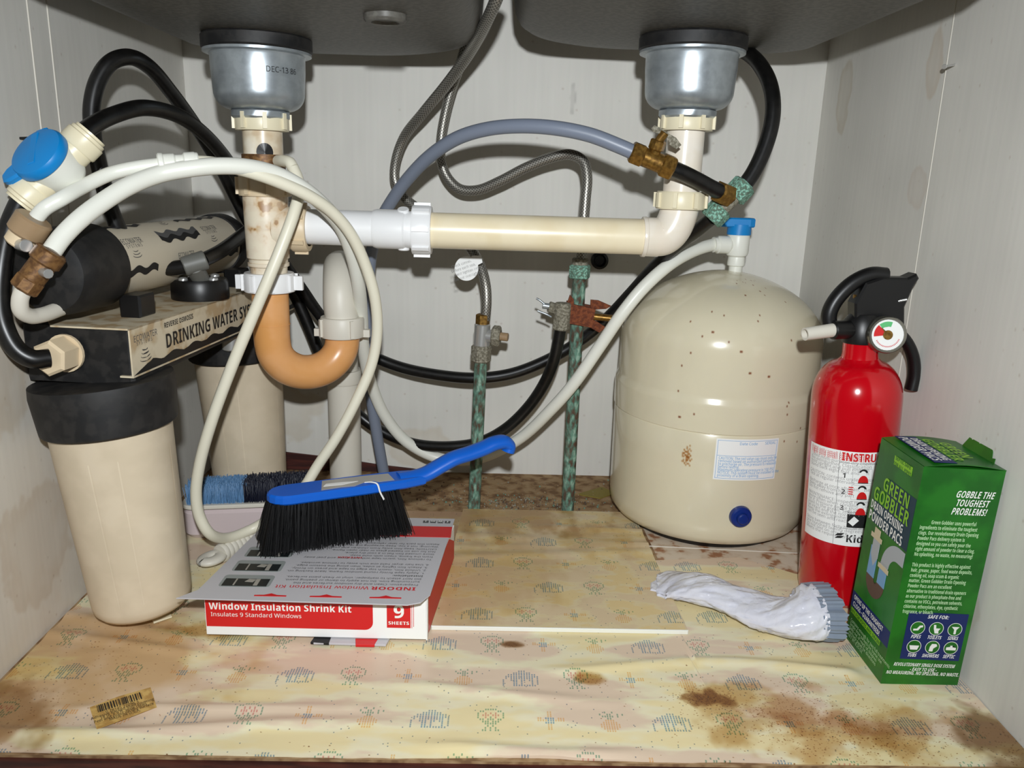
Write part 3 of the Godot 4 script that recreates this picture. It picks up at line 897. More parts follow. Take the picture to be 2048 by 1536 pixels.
# ---------------------------------------------------------------- supply pipes and valves
func supply() -> void:
	# left riser with its stop valve
	var P := Vector3(-0.0305, 0, 0.1419)
	var up := Vector3(-0.0245, 0.2329, 0.1419) - P
	var on := func(px_y: float) -> Vector3: return P + up * ((1020.0 - px_y) / 330.0)
	var t := thing("water_riser", "left corroded copper riser with a chrome stop valve on top", "water pipe", P, false, Basis(), "copper risers")
	var s := st()
	cyl(s, P, on.call(705), 0.0084, 20)
	part("copper_pipe", s, M.patina, t)
	s = st()
	hexnut(s, on.call(722), on.call(690), 0.0135)
	part("compression_nut", s, M.scale_grey, t)
	s = st()
	cyl(s, on.call(692), on.call(650), 0.0105, 20)
	cyl(s, on.call(672), on.call(672) + Vector3(0.016, 0.0, 0.004), 0.0085, 16)
	part("valve_body", s, M.chrome, t)
	s = st()
	hexnut(s, on.call(670) + Vector3(0.013, 0.0, 0.004), on.call(670) + Vector3(0.024, -0.0005, 0.006), 0.0135)
	part("packing_nut", s, M.scale_grey, t)
	s = st()
	cyl(s, on.call(671) + Vector3(0.022, 0, 0.006), on.call(671) + Vector3(0.034, -0.0005, 0.009), 0.0055, 14)
	part("valve_stem", s, M.tan_plastic, t)
	s = st()
	hexnut(s, on.call(652), on.call(632), 0.0092)
	part("hose_nut", s, M.brass, t)
	# right riser
	var Q := Vector3(0.0993, 0, 0.1386)
	var qx := func(py: float) -> Vector3: return Q + Vector3(0.0008, 1.0, 0.0) * (Vector3(0.0999, 0.3337, 0.1386).y * (1022.0 - py) / 482.0)
	t = thing("water_riser", "right green-patinated copper riser with a compression nut, left of the tank", "water pipe", Q, false, Basis(), "copper risers")
	s = st()
	cyl(s, Q, qx.call(548), 0.0086, 20)
	part("copper_pipe", s, M.patina, t)
	s = st()
	hexnut(s, qx.call(556), qx.call(530), 0.0138)
	part("compression_nut", s, M.verdigris, t)
	s = st()
	cyl(s, qx.call(532), qx.call(518), 0.0105, 20)
	part("connector", s, M.scale_grey, t)
	# saddle valve clamped on the right riser
	t = thing("saddle_valve", "rusty saddle clamp with grey valve on the right copper riser", "valve", qx.call(640))
	s = st()
	var cc: Vector3 = qx.call(622)
	var tilt := Transform3D(Basis(Vector3(0, 0, 1), -0.16), cc)
	box(s, Vector3(-0.016, -0.0125, 0.004), Vector3(0.020, 0.0125, 0.014), tilt)
	box(s, Vector3(-0.016, -0.0125, -0.015), Vector3(0.020, 0.0125, -0.005), tilt)
	prism(s, PackedVector2Array([Vector2(-0.018, 0.008), Vector2(-0.008, 0.010), Vector2(-0.010, 0.019), Vector2(-0.016, 0.024)]), 0.004, tilt * Transform3D(Basis(), Vector3(0, 0, 0.008)), 0.0006)
	prism(s, PackedVector2Array([Vector2(0.014, 0.009), Vector2(0.034, 0.014), Vector2(0.040, 0.019), Vector2(0.022, 0.023), Vector2(0.012, 0.022)]), 0.004, tilt * Transform3D(Basis(), Vector3(0, 0, 0.004)), 0.0006)
	prism(s, PackedVector2Array([Vector2(0.014, -0.012), Vector2(0.032, -0.018), Vector2(0.040, -0.010), Vector2(0.020, -0.002)]), 0.004, tilt * Transform3D(Basis(), Vector3(0, 0, 0.004)), 0.0006)
	part("clamp", s, M.rust, t)
	s = st()
	cyl(s, tilt * Vector3(0.018, 0.001, 0.008), tilt * Vector3(0.046, 0.004, 0.010), 0.0045, 12)
	part("bolt", s, M.brass, t)
	s = st()
	cyl(s, tilt * Vector3(-0.014, 0.0, 0.010), tilt * Vector3(-0.040, 0.004, 0.012), 0.0072, 16)
	var v0: Vector3 = Vector3(0.0787, 0.2893, 0.1560); var v1: Vector3 = Vector3(0.0775, 0.2581, 0.1560)
	cyl(s, v0 + Vector3(0, 0.004, 0), v0.lerp(v1, 0.6), 0.0105, 18)
	hexnut(s, v0.lerp(v1, 0.5), v1, 0.0108)
	part("valve_body", s, M.scale_grey, t)
	s = st()
	var wg := tilt * Vector3(-0.040, 0.004, 0.012)
	cyl(s, wg + Vector3(0.004, 0, 0), wg + Vector3(-0.008, 0.001, 0.0), 0.004, 12)
	sweep(s, spline([wg + Vector3(0.004, -0.013, 0.002), wg + Vector3(-0.002, -0.010, 0.002), wg + Vector3(-0.014, -0.006, 0)], 4), 0.0014, 8)
	sweep(s, spline([wg + Vector3(-0.004, 0.002, 0.002), wg + Vector3(-0.012, 0.008, 0.0), wg + Vector3(-0.016, 0.010, 0)], 4), 0.0014, 8)
	part("wing_handle", s, M.steel, t)
	# paper tag on the left riser's hose
	t = thing("paper_tag", "round white paper tag hanging from the braided hose of the left riser", "tag", Vector3(-0.0446, 0.3336, 0.1500))
	s = st()
	var td := Transform3D(Basis(Vector3(0, 1, 0), -0.05) * Basis(Vector3(1, 0, 0), -0.25), Vector3(-0.0450, 0.3336, 0.1560))
	prism(s, disc(0, 0, 0.0150, 0.0155, 32), 0.0005, td)
	prism(s, PackedVector2Array([Vector2(0.004, 0.010), Vector2(0.013, 0.004), Vector2(0.020, 0.008), Vector2(0.018, 0.017), Vector2(0.006, 0.016)]), 0.0005, td * Transform3D(Basis(), Vector3(0, 0, 0.0003)))
	part("disc", s, M.paper, t)
	s = st()
	letters(s, "Check connection\nbefore each season\nHand tighten only\nDo not overtighten", 0.0014, Vector2(-0.0005, -0.001), td * Transform3D(Basis(Vector3(0, 0, 1), 0.35), Vector3.ZERO), 1, false, 0.9, 0.0, null, 6.0)
	part("lettering", s, M.ink_grey, t)
	# grommet in the wall
	s = st()
	lathe(s, [Vector2(0, 0), Vector2(0.0105, 0), Vector2(0.0125, 0.003), Vector2(0.0125, 0.010), Vector2(0.009, 0.012), Vector2(0.007, 0.005), Vector2(0, 0.005)], Transform3D(Basis(Vector3(1, 0, 0), PI / 2), Vector3(0.1411, 0.3337, 0.0000)), 24)
	single("wall_grommet", s, M.black, "black rubber grommet in the back wall below the crossover pipe", "grommet")
	# brass needle valve in front of the right tailpiece
	t = thing("needle_valve", "brass needle valve with wing handle on the end of the grey hose", "valve", Vector3(0.1554, 0.4630, 0.2920))
	var a := Vector3(0.1317, 0.4761, 0.2920); var b := Vector3(0.1780, 0.4596, 0.2920)
	s = st()
	cyl(s, a.lerp(b, 0.05), a.lerp(b, 0.9), 0.0100, 18)
	part("valve_body", s, M.brass, t)
	s = st()
	hexnut(s, a, a.lerp(b, 0.30), 0.0122)
	part("hose_nut", s, M.brass, t)
	s = st()
	hexnut(s, a.lerp(b, 0.70), b, 0.0132)
	part("hose_nut", s, M.brass, t)
	s = st()
	var n0 := Vector3(0.1565, 0.4722, 0.2940); var n1 := Vector3(0.1574, 0.4847, 0.2980); var n2 := Vector3(0.1641, 0.4961, 0.3020)
	cyl(s, n0, n1, 0.0058, 16)
	hexnut(s, Vector3(0.1565, 0.4781, 0.2970), Vector3(0.1591, 0.4882, 0.2990), 0.0085)
	cyl(s, Vector3(0.1586, 0.4866, 0.2990), n2, 0.0048, 14)
	part("bonnet", s, M.brass, t)
	s = st()
	var w0 := Vector3(0.1497, 0.5016, 0.3020); var w1 := Vector3(0.1817, 0.4852, 0.3020)
	var ax := (w1 - w0).normalized(); var ay := Vector3(-ax.y, ax.x, 0.15).normalized()
	var hf := Transform3D(Basis(ax, ay, ax.cross(ay)), w0.lerp(w1, 0.5) - ax.cross(ay) * 0.001)
	prism(s, PackedVector2Array([Vector2(-0.017, -0.002), Vector2(-0.014, -0.0042), Vector2(-0.006, -0.0025), Vector2(0.004, -0.002), Vector2(0.008, -0.007), Vector2(0.017, -0.007), Vector2(0.019, -0.001), Vector2(0.010, 0.0025), Vector2(0.0, 0.002), Vector2(-0.009, 0.003), Vector2(-0.016, 0.002)]), 0.0024, hf, 0.0006)
	part("wing_handle", s, M.scale_grey, t)
	# the corroded splitter between the two black hoses
	t = thing("splitter_tee", "brass splitter with two green corroded nuts above the tank valve", "fitting", Vector3(0.2466, 0.4231, 0.2550))
	s = st()
	var k0 := Vector3(0.2328, 0.4376, 0.2720)
	hexnut(s, k0, Vector3(0.2482, 0.4331, 0.2620), 0.0125)
	part("hose_nut", s, M.brass, t)
	var m0 := Vector3(0.2486, 0.4287, 0.2580)
	s = st()
	cyl(s, Vector3(0.2412, 0.4175, 0.2560), Vector3(0.2575, 0.4354, 0.2560), 0.0090, 16)
	cyl(s, Vector3(0.2446, 0.4351, 0.2620), m0, 0.0075, 14)
	part("tee_body", s, M.scale_grey, t)
	for q in [[Vector3(0.2544, 0.4320, 0.2560), Vector3(0.2675, 0.4470, 0.2560)], [Vector3(0.2432, 0.4203, 0.2560), Vector3(0.2315, 0.4062, 0.2540)]]:
		s = st()
		hexnut(s, q[0], q[1], 0.0142)
		part("compression_nut", s, M.verdigris, t)

# ---------------------------------------------------------------- the water filter
func filter_unit() -> void:
	var A := Vector3(-0.374, 0, 0.43); var B := Vector3(-0.345, 0, 0.17)
	var d := (B - A).normalized(); var sd := Vector3(-d.z, 0, d.x)
	var q := func(f: float, side: float, y: float) -> Vector3: return A + d * f + sd * side + Vector3(0, y, 0)
	# frame: x along the unit away from us, y up, z towards the middle of the cabinet
	var fr := Transform3D(Basis(d, Vector3.UP, sd), A)
	var t := thing("water_filter_unit", "reverse osmosis water filter unit with two cream housings mounted on the left wall", "water filter", Vector3(-0.36, 0.016, 0.30))
	# folded sheet-metal bracket
	var s := st()
	prism(s, PackedVector2Array([Vector2(-0.022, 0.0430), Vector2(-0.022, -0.032), Vector2(0.006, -0.055), Vector2(0.385, -0.082), Vector2(0.385, 0.0430)]), 0.0016, fr * Transform3D(Basis(Vector3(1, 0, 0), Vector3(0, 0, 1), Vector3(0, -1, 0)), Vector3(0, 0.3050, 0)))
	box(s, Vector3(-0.022, 0.2595, 0.0414), Vector3(0.385, 0.3050, 0.0430), fr)
	box(s, Vector3(-0.022, 0.2595, 0.030), Vector3(0.385, 0.2611, 0.0416), fr)
	var br := part("bracket", s, M.cream_metal, t, "dusty cream folded steel bracket")
	# its printed face looks along sd
	var face := Transform3D(Basis(d, Vector3.UP, sd), A + sd * 0.0431 + Vector3(0, 0.2595, 0))
	s = st()
	letters(s, "DRINKING WATER SYSTEM", 0.0135, Vector2(0.036, 0.0222), face, 0, true, 1.0)
	letters(s, "REVERSE OSMOSIS", 0.0050, Vector2(0.036, 0.0380), face, 0, true, 0.95)
	var wave := PackedVector2Array()
	wave.append(Vector2(-0.021, 0.002)); wave.append(Vector2(0.38, 0.002))
	for k in 78:
		var x := 0.38 - k * 0.0049
		wave.append(Vector2(x, 0.0095 + 0.0020 * sin(x * 150.0) if x > 0.008 else 0.0025 + 0.007 * smoothstep(-0.018, 0.008, x)))
	decal(s, wave, face)
	part("lettering", s, M.ink, br)
	s = st()
	letters(s, "ECOWATER", 0.0058, Vector2(-0.0180, 0.0350), face, 0, false, 1.0)
	letters(s, "S Y S T E M S", 0.0022, Vector2(-0.0135, 0.0300), face, 0, false, 1.0, 0.0, null, 5.0)
	for k in 4:
		var w := 0.0045 + 0.0016 * k
		var arc := PackedVector2Array()
		for j in 13: arc.append(Vector2(0.000 + w * cos(PI * (1.05 + j / 13.0)), 0.0235 - 0.003 * k + w * 0.35 * sin(PI * (1.05 + j / 13.0))))
		for j in 13: arc.append(Vector2(0.000 + w * cos(PI * (2.05 - j / 13.0)), 0.0228 - 0.003 * k + w * 0.28 * sin(PI * (2.05 - j / 13.0))))
		decal(s, arc, face)
	part("emblem", s, M.ink_grey, br)
	# black manifold under the bracket
	s = st()
	prism(s, PackedVector2Array([Vector2(-0.019, 0.2520), Vector2(0.375, 0.2560), Vector2(0.375, 0.3030), Vector2(-0.019, 0.3045)]), 0.104, fr * Transform3D(Basis(), Vector3(0, 0, -0.063)), 0.003)
	part("manifold", s, M.black_dusty, t, "black manifold block")
	var nx: Vector3 = Vector3(-0.3975, 0.2803, 0.4700)
	s = st()
	hexnut(s, nx - d * -0.018, nx - d * 0.006, 0.0165)
	lathe(s, [Vector2(0, 0), Vector2(0.0175, 0), Vector2(0.0175, 0.003), Vector2(0, 0.003)], along(nx + d * 0.020, nx), 24)
	part("hose_nut", s, M.nut_beige, t, "cream hexagonal nut")
	# two housings
	for k in 2:
		var top := (Vector3(-0.3755, 0.2520, 0.430) if k == 0 else Vector3(-0.3430, 0.256, 0.145))
		var foot := (Vector3(-0.3560, 0.0155, 0.432) if k == 0 else Vector3(-0.3330, 0.0155, 0.145))
		var xf := along(top, foot, Vector3(0, 0, 1))
		var up := along(foot, top, Vector3(0, 0, 1))
		var h := foot.distance_to(top)
		s = st()
		lathe(s, [Vector2(0.05, h - 0.046), Vector2(0.0585, h - 0.046), Vector2(0.0605, h - 0.044), Vector2(0.0635, h - 0.010), Vector2(0.0625, h), Vector2(0.0, h)], up, 48)
		part("cap", s, M.black_dusty, t)
		s = st()
		lathe(s, [Vector2(0, 0), Vector2(0.034, 0), Vector2(0.041, 0.002), Vector2(0.0452, 0.007), Vector2(0.0465, 0.014), Vector2(0.0545, h - 0.046), Vector2(0.057, h - 0.041), Vector2(0.0, h - 0.041)], up, 56)
		var bw := part("bowl", s, M.cream_plastic, t)
		for j in 4:
			var a0 := -0.75 + 1.50 * j + (0.25 if k == 0 else 0.0)
			for e: float in [-0.52, 0.52]:
				s = st()
				for m in 8:
					var y0 := 0.022 + (h - 0.09) * m / 8.0; var y1 := 0.022 + (h - 0.09) * (m + 1) / 8.0
					var pts := []
					for yy in [y0, y1]:
						var r: float = lerpf(0.0465, 0.0545, (yy - 0.014) / (h - 0.06)) + 0.0004
						for w in [-0.011, 0.011]: pts.append(up * Vector3(r * sin(a0 + e + w), yy, r * cos(a0 + e + w)))
					quad(s, pts[0], pts[1], pts[3], pts[2], -1)
				part("rib", s, M.cream_plastic, bw)
	# membrane housing lying on top
	var n0 := Vector3(-0.4000, 0.353, 0.462); var f0 := Vector3(-0.3580, 0.3545, 0.100)
	var mf := along(n0, f0, Vector3(0, 1, 0))
	s = st()
	lathe(s, [Vector2(0, 0), Vector2(0.026, 0), Vector2(0.034, 0.003), Vector2(0.0385, 0.011), Vector2(0.0392, 0.018), Vector2(0.0400, 0.066), Vector2(0.0388, 0.068), Vector2(0.03, 0.068)], mf, 48)
	part("membrane_cap", s, M.black_dusty, t, "black domed near cap")
	s = st()
	lathe(s, [Vector2(0.0, 0.064), Vector2(0.0345, 0.064), Vector2(0.0345, 0.322), Vector2(0.0, 0.322)], mf, 48)
	var sl := part("membrane_sleeve", s, M.sleeve, t, "cream sleeve with dark waves")
	s = st()
	lathe(s, [Vector2(0.0, 0.318), Vector2(0.0365, 0.318), Vector2(0.0370, 0.321), Vector2(0.0370, 0.340), Vector2(0.034, 0.350), Vector2(0.026, 0.3585), Vector2(0.0, 0.360)], mf, 40)
	part("membrane_end", s, M.black_dusty, t)
	s = st()
	var ec := f0 + Vector3(0, 0.014, 0)
	sweep(s, spline([ec + Vector3(0.026, 0.006, 0.018), ec + Vector3(0.030, 0.024, 0.016), ec + Vector3(0.040, 0.034, 0.012), ec + Vector3(0.050, 0.026, 0.006), ec + Vector3(0.056, 0.006, 0.002), ec + Vector3(0.052, -0.006, 0.004), ec + Vector3(0.034, 0.0, 0.016)], 6), 0.0022, 8)
	part("wire_bail", s, M.chrome, t)
	# print on the sleeve; x runs along it, y round it
	var mo := f0 - n0
	var rn := func(p: Vector3) -> Vector3:
		var a := p.y / 0.0345
		var side := Vector3(-mo.z, 0, mo.x).normalized()
		return n0 + mo.normalized() * p.x + (side * cos(a) + Vector3.UP * sin(a)) * (0.0345 + p.z)
	s = st()
	for w in [[0.145, 0.228, 0.021, 0.0030], [0.215, 0.310, 0.0480, 0.0030], [0.075, 0.145, 0.048, 0.0030], [0.228, 0.312, -0.006, 0.0035], [0.070, 0.125, -0.006, 0.0035]]:
		s = st()
		for k in 30:
			var x0: float = lerpf(w[0], w[1], k / 30.0); var x1: float = lerpf(w[0], w[1], (k + 1) / 30.0)
			var c0: float = w[2] + 0.0020 * sin(x0 * 230.0); var c1: float = w[2] + 0.0020 * sin(x1 * 230.0)
			quad(s, rn.call(Vector3(x0, c0 - w[3], 0.0004)), rn.call(Vector3(x1, c1 - w[3], 0.0004)), rn.call(Vector3(x1, c1 + w[3], 0.0004)), rn.call(Vector3(x0, c0 + w[3], 0.0004)), 2)
		part("wave_print", s, M.ink, sl)
	s = st()
	for k in 30:
		var x0 := lerpf(0.145, 0.228, k / 30.0); var x1 := lerpf(0.145, 0.228, (k + 1) / 30.0)
		var c0 := 0.0272 + 0.0020 * sin(x0 * 230.0); var c1 := 0.0272 + 0.0020 * sin(x1 * 230.0)
		quad(s, rn.call(Vector3(x0, c0 - 0.0032, 0.0004)), rn.call(Vector3(x1, c1 - 0.0032, 0.0004)), rn.call(Vector3(x1, c1 + 0.0032, 0.0004)), rn.call(Vector3(x0, c0 + 0.0032, 0.0004)), 2)
	for w in [[0.076, 0.024], [0.240, 0.027], [0.165, 0.001], [0.085, 0.060], [0.17, 0.058]]:
		letters(s, "ECOWATER", 0.0062, Vector2(w[0], w[1]), Transform3D(), 0, false, 0.8, 0.0, rn)
		letters(s, "S Y S T E M S", 0.0022, Vector2(w[0] + 0.003, w[1] - 0.0055), Transform3D(), 0, false, 1.0, 0.0, rn, 5.0)
		for k in 3:
			var e: float = 0.0042 + 0.0018 * k
			for j in 12:
				var b0 := PI * (1.08 + 0.84 * j / 12.0); var b1 := PI * (1.08 + 0.84 * (j + 1) / 12.0)
				var c := Vector3(w[0] + 0.014, w[1] - 0.0095 - 0.0022 * k, 0.0004)
				quad(s, rn.call(c + Vector3(e * cos(b0), e * 0.35 * sin(b0) - 0.0007, 0)), rn.call(c + Vector3(e * cos(b1), e * 0.35 * sin(b1) - 0.0007, 0)), rn.call(c + Vector3(e * cos(b1), e * 0.35 * sin(b1), 0)), rn.call(c + Vector3(e * cos(b0), e * 0.35 * sin(b0), 0)), 2)
	part("lettering", s, M.ink_grey, sl)
	# clips that hold it
	for f in [0.045, 0.27]:
		s = st()
		prism(s, rect(-0.014, 0.0, 0.014, 0.022), 0.022, Transform3D(fr.basis, q.call(f, 0.002, 0.3045)), 0.002)
		part("clip", s, M.black, t)
	# black head with screws and the grey elbow that takes two hoses
	var hc := Vector3(-0.3385, 0.3050, 0.268)
	s = st()
	lathe(s, [Vector2(0, 0), Vector2(0.0305, 0), Vector2(0.0310, 0.002), Vector2(0.0305, 0.0185), Vector2(0.0285, 0.022), Vector2(0, 0.022)], Transform3D(Basis(), hc), 40)
	var hd := part("valve_head", s, M.black, t, "black round valve head")
	for k in 4:
		var a := TAU * k / 4 + 0.5
		s = st()
		lathe(s, [Vector2(0, 0), Vector2(0.005, 0), Vector2(0.0048, 0.002), Vector2(0.003, 0.0034), Vector2(0, 0.0036)], Transform3D(Basis(), hc + Vector3(cos(a) * 0.022, 0.022, sin(a) * 0.022)), 14)
		part("screw", s, M.chrome, hd)
	s = st()
	var ex := Vector3(-0.3529, 0.3371, 0.2430)
	cyl(s, hc + Vector3(0.006, 0.020, 0.010), Vector3(-0.3313, 0.3449, 0.3000), 0.0095, 18)
	cyl(s, Vector3(-0.3415, 0.3435, 0.3040), Vector3(-0.3202, 0.3510, 0.2940), 0.0105, 18)
	part("elbow", s, mat(Color(0.40, 0.40, 0.38), 0.5), t, "grey hose elbow")
	s = st()
	cyl(s, q.call(0.23, 0.02, 0.255), q.call(0.23, 0.02, 0.232), 0.012, 14)
	part("drain_plug", s, M.chrome, t)

# ---------------------------------------------------------------- hoses and their fittings
func hose(called: String, pts: Array, r: float, m: Material, label: String, category: String, group := "") -> MeshInstance3D:
	var s := st()
	tube(s, pts, r, 14, 9)
	return single(called, s, m, label, category, group)

func hoses() -> void:
	var g := "black rubber hoses"
	hose("black_hose", [Vector3(-0.3387, 0.3440, 0.3030), Vector3(-0.3549, 0.3436, 0.3180), Vector3(-0.3696, 0.3544, 0.3360), Vector3(-0.3801, 0.3753, 0.3500), Vector3(-0.3872, 0.4062, 0.3580), Vector3(-0.3972, 0.4415, 0.3500), Vector3(-0.3982, 0.4740, 0.3550), Vector3(-0.3985, 0.4994, 0.3520), Vector3(-0.3931, 0.5251, 0.3450), Vector3(-0.3837, 0.5428, 0.3350), Vector3(-0.3726, 0.5498, 0.3200), Vector3(-0.3652, 0.5449, 0.2950), Vector3(-0.3606, 0.5251, 0.2550), Vector3(-0.3537, 0.4915, 0.2050), Vector3(-0.3445, 0.4494, 0.1600), Vector3(-0.3315, 0.3990, 0.1300), Vector3(-0.3097, 0.3454, 0.1100), Vector3(-0.2794, 0.2885, 0.0950), Vector3(-0.2646, 0.2506, 0.0900), Vector3(-0.2496, 0.2054, 0.0850), Vector3(-0.2324, 0.1561, 0.0750), Vector3(-0.1976, 0.1098, 0.0700), Vector3(-0.1615, 0.0868, 0.0750), Vector3(-0.1176, 0.0746, 0.0850), Vector3(-0.0672, 0.0755, 0.0950), Vector3(-0.0248, 0.0849, 0.1000), Vector3(0.0098, 0.1066, 0.1050), Vector3(0.0417, 0.1436, 0.1150), Vector3(0.0626, 0.1848, 0.1300), Vector3(0.0721, 0.2213, 0.1450), Vector3(0.0768, 0.2612, 0.1550)], 0.0078, M.rubber, "black hose making the tall loop from the valve head down to the saddle clamp", "hose", g)
	hose("black_hose", [Vector3(-0.3749, 0.4703, 0.4280), Vector3(-0.3733, 0.4789, 0.4100), Vector3(-0.3677, 0.4905, 0.3800), Vector3(-0.3553, 0.5008, 0.3450), Vector3(-0.3455, 0.5010, 0.3100), Vector3(-0.3382, 0.4949, 0.2750), Vector3(-0.3293, 0.4778, 0.2350), Vector3(-0.3209, 0.4508, 0.1950), Vector3(-0.3120, 0.4101, 0.1550), Vector3(-0.2939, 0.3467, 0.1200), Vector3(-0.2673, 0.2955, 0.1000), Vector3(-0.2427, 0.2517, 0.0850), Vector3(-0.2154, 0.2211, 0.0750), Vector3(-0.1784, 0.1982, 0.0700), Vector3(-0.1394, 0.1845, 0.0750), Vector3(-0.0896, 0.1774, 0.0850), Vector3(-0.0335, 0.1763, 0.0950), Vector3(0.0147, 0.1840, 0.0980), Vector3(0.0621, 0.2040, 0.1000), Vector3(0.1018, 0.2294, 0.1030), Vector3(0.1391, 0.2655, 0.1150), Vector3(0.1669, 0.3040, 0.1350), Vector3(0.1909, 0.3441, 0.1650), Vector3(0.2109, 0.3762, 0.2050), Vector3(0.2231, 0.3937, 0.2350), Vector3(0.2339, 0.4078, 0.2530)], 0.0078, M.rubber, "long black hose arching from the blue-capped valve and sagging across the back to the splitter", "hose", g)
	hose("black_hose", [Vector3(-0.3237, 0.3500, 0.2950), Vector3(-0.3147, 0.3571, 0.2650), Vector3(-0.3091, 0.3677, 0.2200), Vector3(-0.3045, 0.3795, 0.1650), Vector3(-0.2951, 0.3910, 0.1200), Vector3(-0.2878, 0.3991, 0.0600), Vector3(-0.2907, 0.4012, 0.0040)], 0.0078, M.rubber, "short black hose rising from the valve head and passing behind the drain tee", "hose", g)
	hose("black_hose", [Vector3(-0.4130, 0.4219, 0.4520), Vector3(-0.4178, 0.4102, 0.4580), Vector3(-0.4230, 0.3896, 0.4680), Vector3(-0.4265, 0.3617, 0.4780), Vector3(-0.4278, 0.3329, 0.4850), Vector3(-0.4235, 0.3103, 0.4900), Vector3(-0.4151, 0.2909, 0.4900), Vector3(-0.4048, 0.2824, 0.4860), Vector3(-0.3956, 0.2817, 0.4780)], 0.0082, M.rubber, "black hose curving down the left edge from the blue-capped valve to the cream nut", "hose", g)
	hose("black_hose", [Vector3(0.2655, 0.4443, 0.2560), Vector3(0.2747, 0.4585, 0.2540), Vector3(0.2855, 0.4834, 0.2500), Vector3(0.2925, 0.5113, 0.2450), Vector3(0.2938, 0.5349, 0.2380), Vector3(0.2912, 0.5571, 0.2250), Vector3(0.2853, 0.5772, 0.2050), Vector3(0.2803, 0.5928, 0.1750), Vector3(0.2768, 0.6058, 0.1300), Vector3(0.2723, 0.6158, 0.0850), Vector3(0.2689, 0.6275, 0.0550), Vector3(0.2653, 0.6519, 0.0450)], 0.0086, M.rubber, "black hose curving up from the splitter behind the right strainer", "hose", g)
	hose("black_hose", [Vector3(0.1731, 0.4615, 0.2920), Vector3(0.1889, 0.4558, 0.2900), Vector3(0.2086, 0.4481, 0.2820), Vector3(0.2249, 0.4412, 0.2760), Vector3(0.2390, 0.4362, 0.2700)], 0.0086, M.rubber, "short black hose joining the brass needle valve to the splitter", "hose", g)
	hose("grey_hose", [Vector3(0.1360, 0.4747, 0.2920), Vector3(0.1201, 0.4809, 0.2900), Vector3(0.0885, 0.4918, 0.2840), Vector3(0.0517, 0.4983, 0.2750), Vector3(0.0147, 0.5000, 0.2620), Vector3(-0.0205, 0.4969, 0.2450), Vector3(-0.0544, 0.4873, 0.2250), Vector3(-0.0875, 0.4675, 0.2000), Vector3(-0.1165, 0.4407, 0.1750), Vector3(-0.1385, 0.4138, 0.1550), Vector3(-0.1539, 0.3896, 0.1400), Vector3(-0.1675, 0.3538, 0.1250), Vector3(-0.1749, 0.3105, 0.1150), Vector3(-0.1780, 0.2564, 0.1100), Vector3(-0.1790, 0.2004, 0.1050), Vector3(-0.1760, 0.1426, 0.1000), Vector3(-0.1699, 0.0902, 0.0950), Vector3(-0.1615, 0.0285, 0.0900)], 0.0078, M.grey_hose, "grey plastic hose arching from the brass needle valve down behind the white pipe", "hose")
	# braided hoses
	hose("braided_hose", [Vector3(-0.0072, 0.6326, 0.3100), Vector3(-0.0148, 0.6161, 0.2900), Vector3(-0.0263, 0.6006, 0.2500), Vector3(-0.0458, 0.5811, 0.1800), Vector3(-0.0742, 0.5530, 0.1300), Vector3(-0.1050, 0.5219, 0.1000), Vector3(-0.1329, 0.4929, 0.0680), Vector3(-0.1447, 0.4643, 0.0600), Vector3(-0.1465, 0.4384, 0.0580), Vector3(-0.1343, 0.4165, 0.0600), Vector3(-0.1120, 0.4003, 0.0680), Vector3(-0.0772, 0.3812, 0.0850), Vector3(-0.0495, 0.3625, 0.1050), Vector3(-0.0301, 0.3383, 0.1250), Vector3(-0.0209, 0.3111, 0.1380), Vector3(-0.0191, 0.2890, 0.1420), Vector3(-0.0206, 0.2661, 0.1420)], 0.0066, M.braid, "braided steel hose looping left down to the left riser's stop valve", "hose", "braided faucet hoses")
	hose("braided_hose", [Vector3(-0.0385, 0.6460, 0.0900), Vector3(-0.0500, 0.6130, 0.0850), Vector3(-0.0599, 0.5827, 0.0800), Vector3(-0.0701, 0.5559, 0.0750), Vector3(-0.0792, 0.5224, 0.0700), Vector3(-0.0844, 0.4912, 0.0680), Vector3(-0.0842, 0.4658, 0.0680), Vector3(-0.0753, 0.4437, 0.0700), Vector3(-0.0584, 0.4294, 0.0740), Vector3(-0.0349, 0.4288, 0.0800), Vector3(-0.0055, 0.4412, 0.0900), Vector3(0.0263, 0.4584, 0.1000), Vector3(0.0575, 0.4715, 0.1100), Vector3(0.0821, 0.4763, 0.1180), Vector3(0.0983, 0.4687, 0.1250), Vector3(0.1037, 0.4506, 0.1300), Vector3(0.1029, 0.4213, 0.1340), Vector3(0.1014, 0.3841, 0.1370), Vector3(0.1008, 0.3414, 0.1386)], 0.0066, M.braid, "braided steel hose with an S bend ending on the right riser", "hose", "braided faucet hoses")
